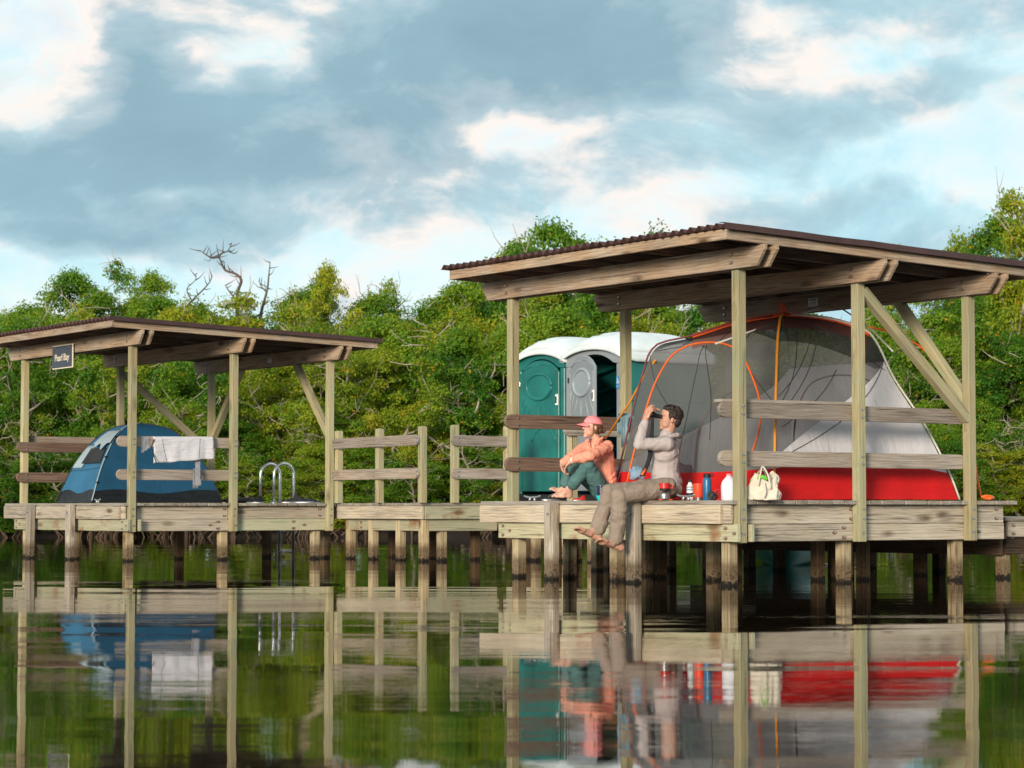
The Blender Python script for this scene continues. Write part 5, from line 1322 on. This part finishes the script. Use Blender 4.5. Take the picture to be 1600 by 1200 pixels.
def gen_tree(seed, H, R, dens, low, leafn, open_=0.0):
    rd = random.Random(seed); g = np.random.default_rng(seed)
    segs = []; tips = []
    nt = rd.choice((1, 2, 2, 3))
    def grow(p, d, L, r, lvl):
        n = max(3, int(L / .28)); pts = [p.copy()]; rad = [r]
        for i in range(n):
            d = (d + Vector((rd.gauss(0, .22), rd.gauss(0, .22), rd.gauss(.05, .14)))).normalized()
            p = p + d * L / n; pts.append(p.copy()); rad.append(r * (1 - .65 * (i + 1) / n))
            if lvl < 3 and i >= (1 if lvl else 1) and rd.random() < (.85 if lvl == 0 else .6):
                a = rd.uniform(0, 2 * math.pi); out = Vector((math.cos(a), math.sin(a), rd.uniform(-.1, .9))).normalized()
                grow(p.copy(), (d * .35 + out).normalized(), L * rd.uniform(.32, .55) * (1.0 if lvl else R / H * 1.6), rad[-1] * .6, lvl + 1)
        segs.append((pts, rad))
        if lvl >= 1: tips.append(pts[-1]); tips.append(pts[len(pts) // 2])
        else: tips.append(pts[-1])
    for k in range(nt):
        a = rd.uniform(0, 2 * math.pi); grow(Vector((math.cos(a) * .2, math.sin(a) * .2, .5)), Vector((math.cos(a) * .25, math.sin(a) * .25, 1)).normalized(), H * rd.uniform(.72, .9), .07 * rd.uniform(.7, 1.2), 0)
    # clump centres: branch tips + lumpy shell so that the crown reads full
    cl = [np.array(t) for t in tips]
    for k in range(int(dens)):
        z = low + (H - low) * (1 - rd.random() ** 1.25 * 1.0)
        f = (z - low) / (H - low); prof = (math.sin(math.pi * min(1, .18 + .82 * f) ** 1.1)) ** .55 if f < 1 else .1
        a = rd.uniform(0, 2 * math.pi); rr = R * prof * rd.uniform(.45, 1.0) * (1 + .3 * noise.noise(Vector((math.cos(a) * 1.3, math.sin(a) * 1.3, z * .7 + seed))))
        cl.append(np.array((math.cos(a) * rr, math.sin(a) * rr, z)))
    cl = [c for c in cl if c[2] > .35]
    C = []; Nn = []; rv = []
    for c in cl:
        if rd.random() < open_: continue
        rad = rd.uniform(.20, .42); m_ = int(leafn * 1.7 * (rad / .3) ** 2 * rd.uniform(.6, 1.2))
        d = g.normal(size=(m_, 3)); d /= np.linalg.norm(d, axis=1, keepdims=True)
        d[:, 2] = np.where(d[:, 2] < -.3, -d[:, 2] * .6, d[:, 2])
        q = c + d * np.array((rad, rad, rad * .90)) * g.uniform(.35, 1.05, (m_, 1))
        C.append(q); Nn.append(d * .7 + np.array((0, 0, .45)) + g.normal(size=(m_, 3)) * .55)
        rv.append(np.clip(g.normal(.5, .16, m_) + rd.uniform(-.3, .3), 0, 1))
    C = np.concatenate(C); Nn = np.concatenate(Nn); rv = np.concatenate(rv)
    keep = C[:, 2] > .22; C, Nn, rv = C[keep], Nn[keep], rv[keep]
    Nn /= np.linalg.norm(Nn, axis=1, keepdims=True)
    D = g.normal(size=C.shape); D[:, 2] += .5; D -= Nn * (D * Nn).sum(1, keepdims=True); D /= np.linalg.norm(D, axis=1, keepdims=True)
    lm = leaf_mesh('crown', C, D, Nn, g.uniform(.055, .10, len(C)), rv)
    # twigs: pale bare sprays near the outside
    for k in range(60 if open_ < .3 else 150):
        t = rd.choice(tips); p = Vector(t); d = Vector((rd.gauss(0, 1), rd.gauss(0, 1), rd.gauss(.4, .6))).normalized(); pts = [p]
        for j in range(4): d = (d + Vector((rd.gauss(0, .4), rd.gauss(0, .4), rd.gauss(0, .3)))).normalized(); pts.append(pts[-1] + d * rd.uniform(.12, .24))
        segs.append((pts, [.016, .014, .011, .008, .005]))
        if rd.random() < .7: q = pts[2]; d2 = (d + Vector((rd.gauss(0, .8), rd.gauss(0, .8), rd.gauss(0, .5)))).normalized(); segs.append(([q, q + d2 * .14, q + d2 * .3 + Vector((0, 0, .05))], [.009, .007, .003]))
    V, Fc = tubes_np(segs); tm = mesh_of(V, Fc, 'trunk', True)
    # prop roots
    rs = []
    for k in range(rd.randint(20, 26)):
        a = rd.uniform(0, 2 * math.pi); r0 = rd.uniform(.5, 1.3); h0 = rd.uniform(.5, 1.1); ca, sa = math.cos(a), math.sin(a)
        pts = [Vector((ca * .05, sa * .05, h0)), Vector((ca * r0 * .35, sa * r0 * .35, h0 * rd.uniform(.9, 1.05))), Vector((ca * r0 * .75, sa * r0 * .75, h0 * .55)), Vector((ca * r0, sa * r0, -.1)), Vector((ca * r0 * 1.03, sa * r0 * 1.03, -.5))]
        rs.append((spline(pts, 3), [rd.uniform(.016, .030)] * 13))
    rs.append(([Vector((0, 0, -.3)), Vector((0, 0, .7))], [.09, .07]))
    V, Fc = tubes_np(rs); rm = mesh_of(V, Fc, 'root', True)
    tm.materials.append(M['bark']); rm.materials.append(M['root'])
    return lm, tm, rm
print('trees...')
VARS = {}
for k in range(5): VARS[('dense', k)] = gen_tree(100 + k, 4.6, 1.75, 150, .35, 74)
for k in range(3): VARS[('tall', k)] = gen_tree(200 + k, 6.2, 1.7, 130, 1.9, 72)
for k in range(3): VARS[('yellow', k)] = gen_tree(300 + k, 4.9, 1.5, 105, .7, 60, .12)
for k in range(2): VARS[('bare', k)] = gen_tree(400 + k, 4.8, 1.5, 26, .6, 34, .45)
for (kd, k), (lm, tm, rm) in VARS.items():
    lm.materials.append(M['leafyel'] if kd == 'yellow' else M['leaf'])
NAMES = {'dense': 'mangrove_tree', 'tall': 'mangrove_tree', 'yellow': 'mangrove_tree', 'bare': 'mangrove_tree'}
LAB = {'dense': 'dense dark green mangrove in the wooded bank behind the platforms', 'tall': 'taller green mangrove rising in the wooded bank behind the platforms',
       'yellow': 'yellow-green mangrove in the wooded bank behind the platforms', 'bare': 'thin half-bare grey mangrove in the wooded bank behind the platforms'}
GRP = 'mangroves along the far bank'
USED = {}
def tree(kd, k, x, y, s, sz=1.0, rot=None, label=None):
    lm, tm, rm = VARS[(kd, k)]
    px = 800 + F * x / y
    if not label:
        row = 'at the water edge' if y < 56.4 else 'in the second row' if y < 57.6 else 'in the third row' if y < 59.5 else 'in the fourth row' if y < 62 else 'in the fifth row' if y < 65 else 'in the hindmost row'
        reg = [(-99, 'past the left edge'), (60, 'left of the farther shelter'), (140, 'behind the name sign'), (250, 'behind the blue tent'), (350, 'behind the white towel'), (430, 'behind the right end of farther shelter'), (500, 'behind the pool ladder'), (590, 'behind the three-post railing'), (660, 'behind the landing gap'), (760, 'behind the short two-rail railing'), (840, 'left of the teal toilet'), (930, 'behind the toilets'), (1050, 'right above the toilets'), (1200, 'behind the left part of the large tent'), (1340, 'behind the middle of the large tent'), (1440, 'behind the right slope of the large tent'), (1520, 'behind the diagonal brace'), (1620, 'right of the nearer shelter'), (9999, 'past the right edge')]
        where = next(t_ for lim, t_ in reg if px <= lim)
        where = where.replace('the farther shelter', 'farther shelter')
        label = {'dense': 'dense green', 'tall': 'tall', 'yellow': 'yellow-green', 'bare': 'half-bare'}[kd] + ' mangrove ' + row + ' ' + where
        USED.setdefault(label, []).append(px)
    root = thing('mangrove_tree', label, 'tree', (x, y, 0), GRP)
    Mx = Matrix.Translation((x, y, 0)) @ Matrix.Rotation(random.uniform(0, 6.28) if rot is None else rot, 4, 'Z') @ Matrix.Diagonal((s, s, s * sz, 1))
    link('crown', lm, None, root, Mx); link('trunk', tm, None, root, Mx)
    if y < 61: link('roots', rm, None, root, Mx)
    return root
rr = random.Random(21)
# top line of the wood as (px, py) read along the skyline
SKY = [(-400, 470), (-60, 490), (0, 510), (60, 455), (120, 432), (180, 465), (240, 435), (290, 452), (340, 470), (400, 480), (450, 468), (510, 430), (560, 455), (610, 425), (650, 455), (700, 432), (760, 425), (800, 395), (850, 372), (900, 375), (950, 430), (1040, 480), (1200, 475), (1330, 490), (1420, 470), (1470, 450), (1500, 445), (1560, 425), (1600, 415), (1700, 410), (2000, 420)]
def skyline(px):
    for (a, b), (c, d) in zip(SKY[:-1], SKY[1:]):
        if px <= c: return b + (d - b) * (px - a) / (c - a)
    return 440
def wood_row(Y, step, kinds, frac, jit, xr=21):
    x = -xr
    while x < xr:
        y = Y + rr.uniform(-jit, jit); px = 800 + F * x / y
        H = CZ + (795 - skyline(px)) * y / F
        kd = rr.choices([k for k, _ in kinds], [w_ for _, w_ in kinds])[0]
        k = rr.randrange(sum(1 for q in VARS if q[0] == kd)); h0 = {'dense': 4.75, 'tall': 6.3, 'yellow': 5.0, 'bare': 5.0}[kd]
        target = H * rr.uniform(frac - .06, frac + .04); s = target / h0
        s2 = min(max(s, .72), 1.25)
        tree(kd, k, x, y, s2, s / s2)
        x += step * rr.uniform(.8, 1.2)
wood_row(55.9, 1.15, [('dense', 5), ('yellow', 1)], .36, .3)
wood_row(56.9, 1.55, [('dense', 5), ('yellow', 2), ('bare', 1.2)], .52, .5)
wood_row(58.3, 1.6, [('dense', 4), ('yellow', 3), ('bare', 1.2), ('tall', 1)], .74, .6)
wood_row(60.6, 1.7, [('dense', 4), ('yellow', 2), ('tall', 2)], .90, .7)
wood_row(63.2, 1.9, [('tall', 3), ('dense', 2), ('bare', 1.2)], .97, .8, 22)
wood_row(67.0, 2.2, [('dense', 3), ('tall', 2)], .86, .9, 24)
# single trees that stand out of the skyline
def pk(px, py, Y, kd, k, s, label):
    p = at(px, py, Y); h0 = {'dense': 4.75, 'tall': 6.3, 'yellow': 5.0, 'bare': 5.0}[kd]
    tree(kd, k, p.x, Y, s, p.z / h0 / s, None, label)
pk(110, 430, 64.5, 'tall', 0, .95, 'round-topped mangrove standing above the roof of the farther shelter')
pk(235, 432, 64.5, 'tall', 1, .75, 'slim mangrove between the round-topped one and the bare snags')
pk(862, 352, 66, 'dense', 2, 1.3, 'broad mangrove crown rising just above the left slope of the nearer roof')
pk(815, 385, 66, 'dense', 4, 1.2, 'rounded mangrove crown just left of the broad one above the nearer roof')
pk(905, 378, 66.5, 'dense', 3, 1.2, 'rounded mangrove crown just right of the broad one above the nearer roof')
pk(1568, 345, 62, 'tall', 0, 1.15, 'tall loose mangrove above the right end of the nearer roof')
pk(1503, 375, 64, 'yellow', 2, 1.1, 'loose yellow-green tree left of the tall one at the right edge')
pk(1618, 340, 60, 'yellow', 1, 1.0, 'yellow-green tree at the right edge beside the roof end')
pk(512, 420, 62, 'yellow', 0, .8, 'tall yellow-green tree right of the bare snags')
pk(612, 410, 63, 'bare', 0, .85, 'pale twiggy tree with a sparse top above the landing')
# two dead snags
def snag(label, lines, Y):
    P0 = at(lines[0][0][0][0], lines[0][0][0][1], Y)
    root = thing('dead_tree', label, 'tree', (P0.x, Y, 0), 'bare snags above the farther shelter')
    segs = []
    for pts, r0, r1 in lines:
        q = spline([at(a, b, Y + .1 * math.sin(a)) for a, b in pts], 4); n = len(q)
        segs.append((q, [r0 + (r1 - r0) * i / (n - 1) for i in range(n)]))
        if r0 > .02:
            for j in range(2, n, 2):
                d = Vector((rr.gauss(0, 1), rr.gauss(0, .5), rr.gauss(.3, .6))).normalized(); L = rr.uniform(.12, .35)
                segs.append(([q[j], q[j] + d * L * .5, q[j] + d * L + Vector((0, 0, rr.uniform(-.03, .1)))], [.016, .011, .004]))
    V, Fc = tubes_np(segs, 6); me = mesh_of(V, Fc, 'trunk', True); link('trunk', me, M['snagbark'], root)
snag('twisted dead snag with a forked crown above the farther shelter', [
    ([(372, 560), (373, 520), (370, 480), (372, 455), (377, 438), (368, 428), (352, 422), (345, 408), (342, 400)], .060, .022),
    ([(342, 400), (332, 403), (322, 398), (314, 392)], .03, .008), ([(342, 400), (348, 395), (356, 392), (362, 380)], .03, .008),
    ([(356, 392), (366, 396), (372, 392)], .018, .006), ([(330, 402), (326, 408), (318, 404)], .014, .005),
    ([(370, 470), (358, 455), (352, 446)], .03, .008), ([(373, 480), (392, 478), (398, 484)], .03, .01)], 60.5)
snag('straight dead snag right of the twisted one', [([(405, 560), (406, 520), (408, 490), (413, 470), (418, 450), (420, 430), (422, 410)], .06, .012), ([(415, 455), (408, 447), (405, 440)], .022, .008), ([(408, 490), (392, 498), (385, 490)], .03, .01)], 60.3)
snag('leaning pale dead branch above the middle of the farther roof', [([(270, 520), (285, 490), (300, 470), (318, 452), (328, 440), (331, 432)], .04, .008), ([(300, 470), (292, 452), (305, 438), (306, 428)], .022, .005)], 61)
by = {}
for o in bpy.data.objects:
    if o.get('category') == 'tree': by.setdefault(o['label'], []).append(o)
for lb, os_ in by.items():
    if len(os_) > 1:
        os_.sort(key=lambda o: o.location.x / o.location.y)
        for k_, o in enumerate(os_): o['label'] = (('left ', 'right ')[k_] if len(os_) == 2 else 'leftmost ' if k_ == 0 else 'rightmost ' if k_ == len(os_) - 1 else ('second ', 'third ', 'fourth ', 'fifth ', 'sixth ')[min(k_ - 1, 4)]) + lb
print('objects', len(bpy.data.objects), 'tris', sum(len(m_.polygons) * 2 for m_ in bpy.data.meshes))
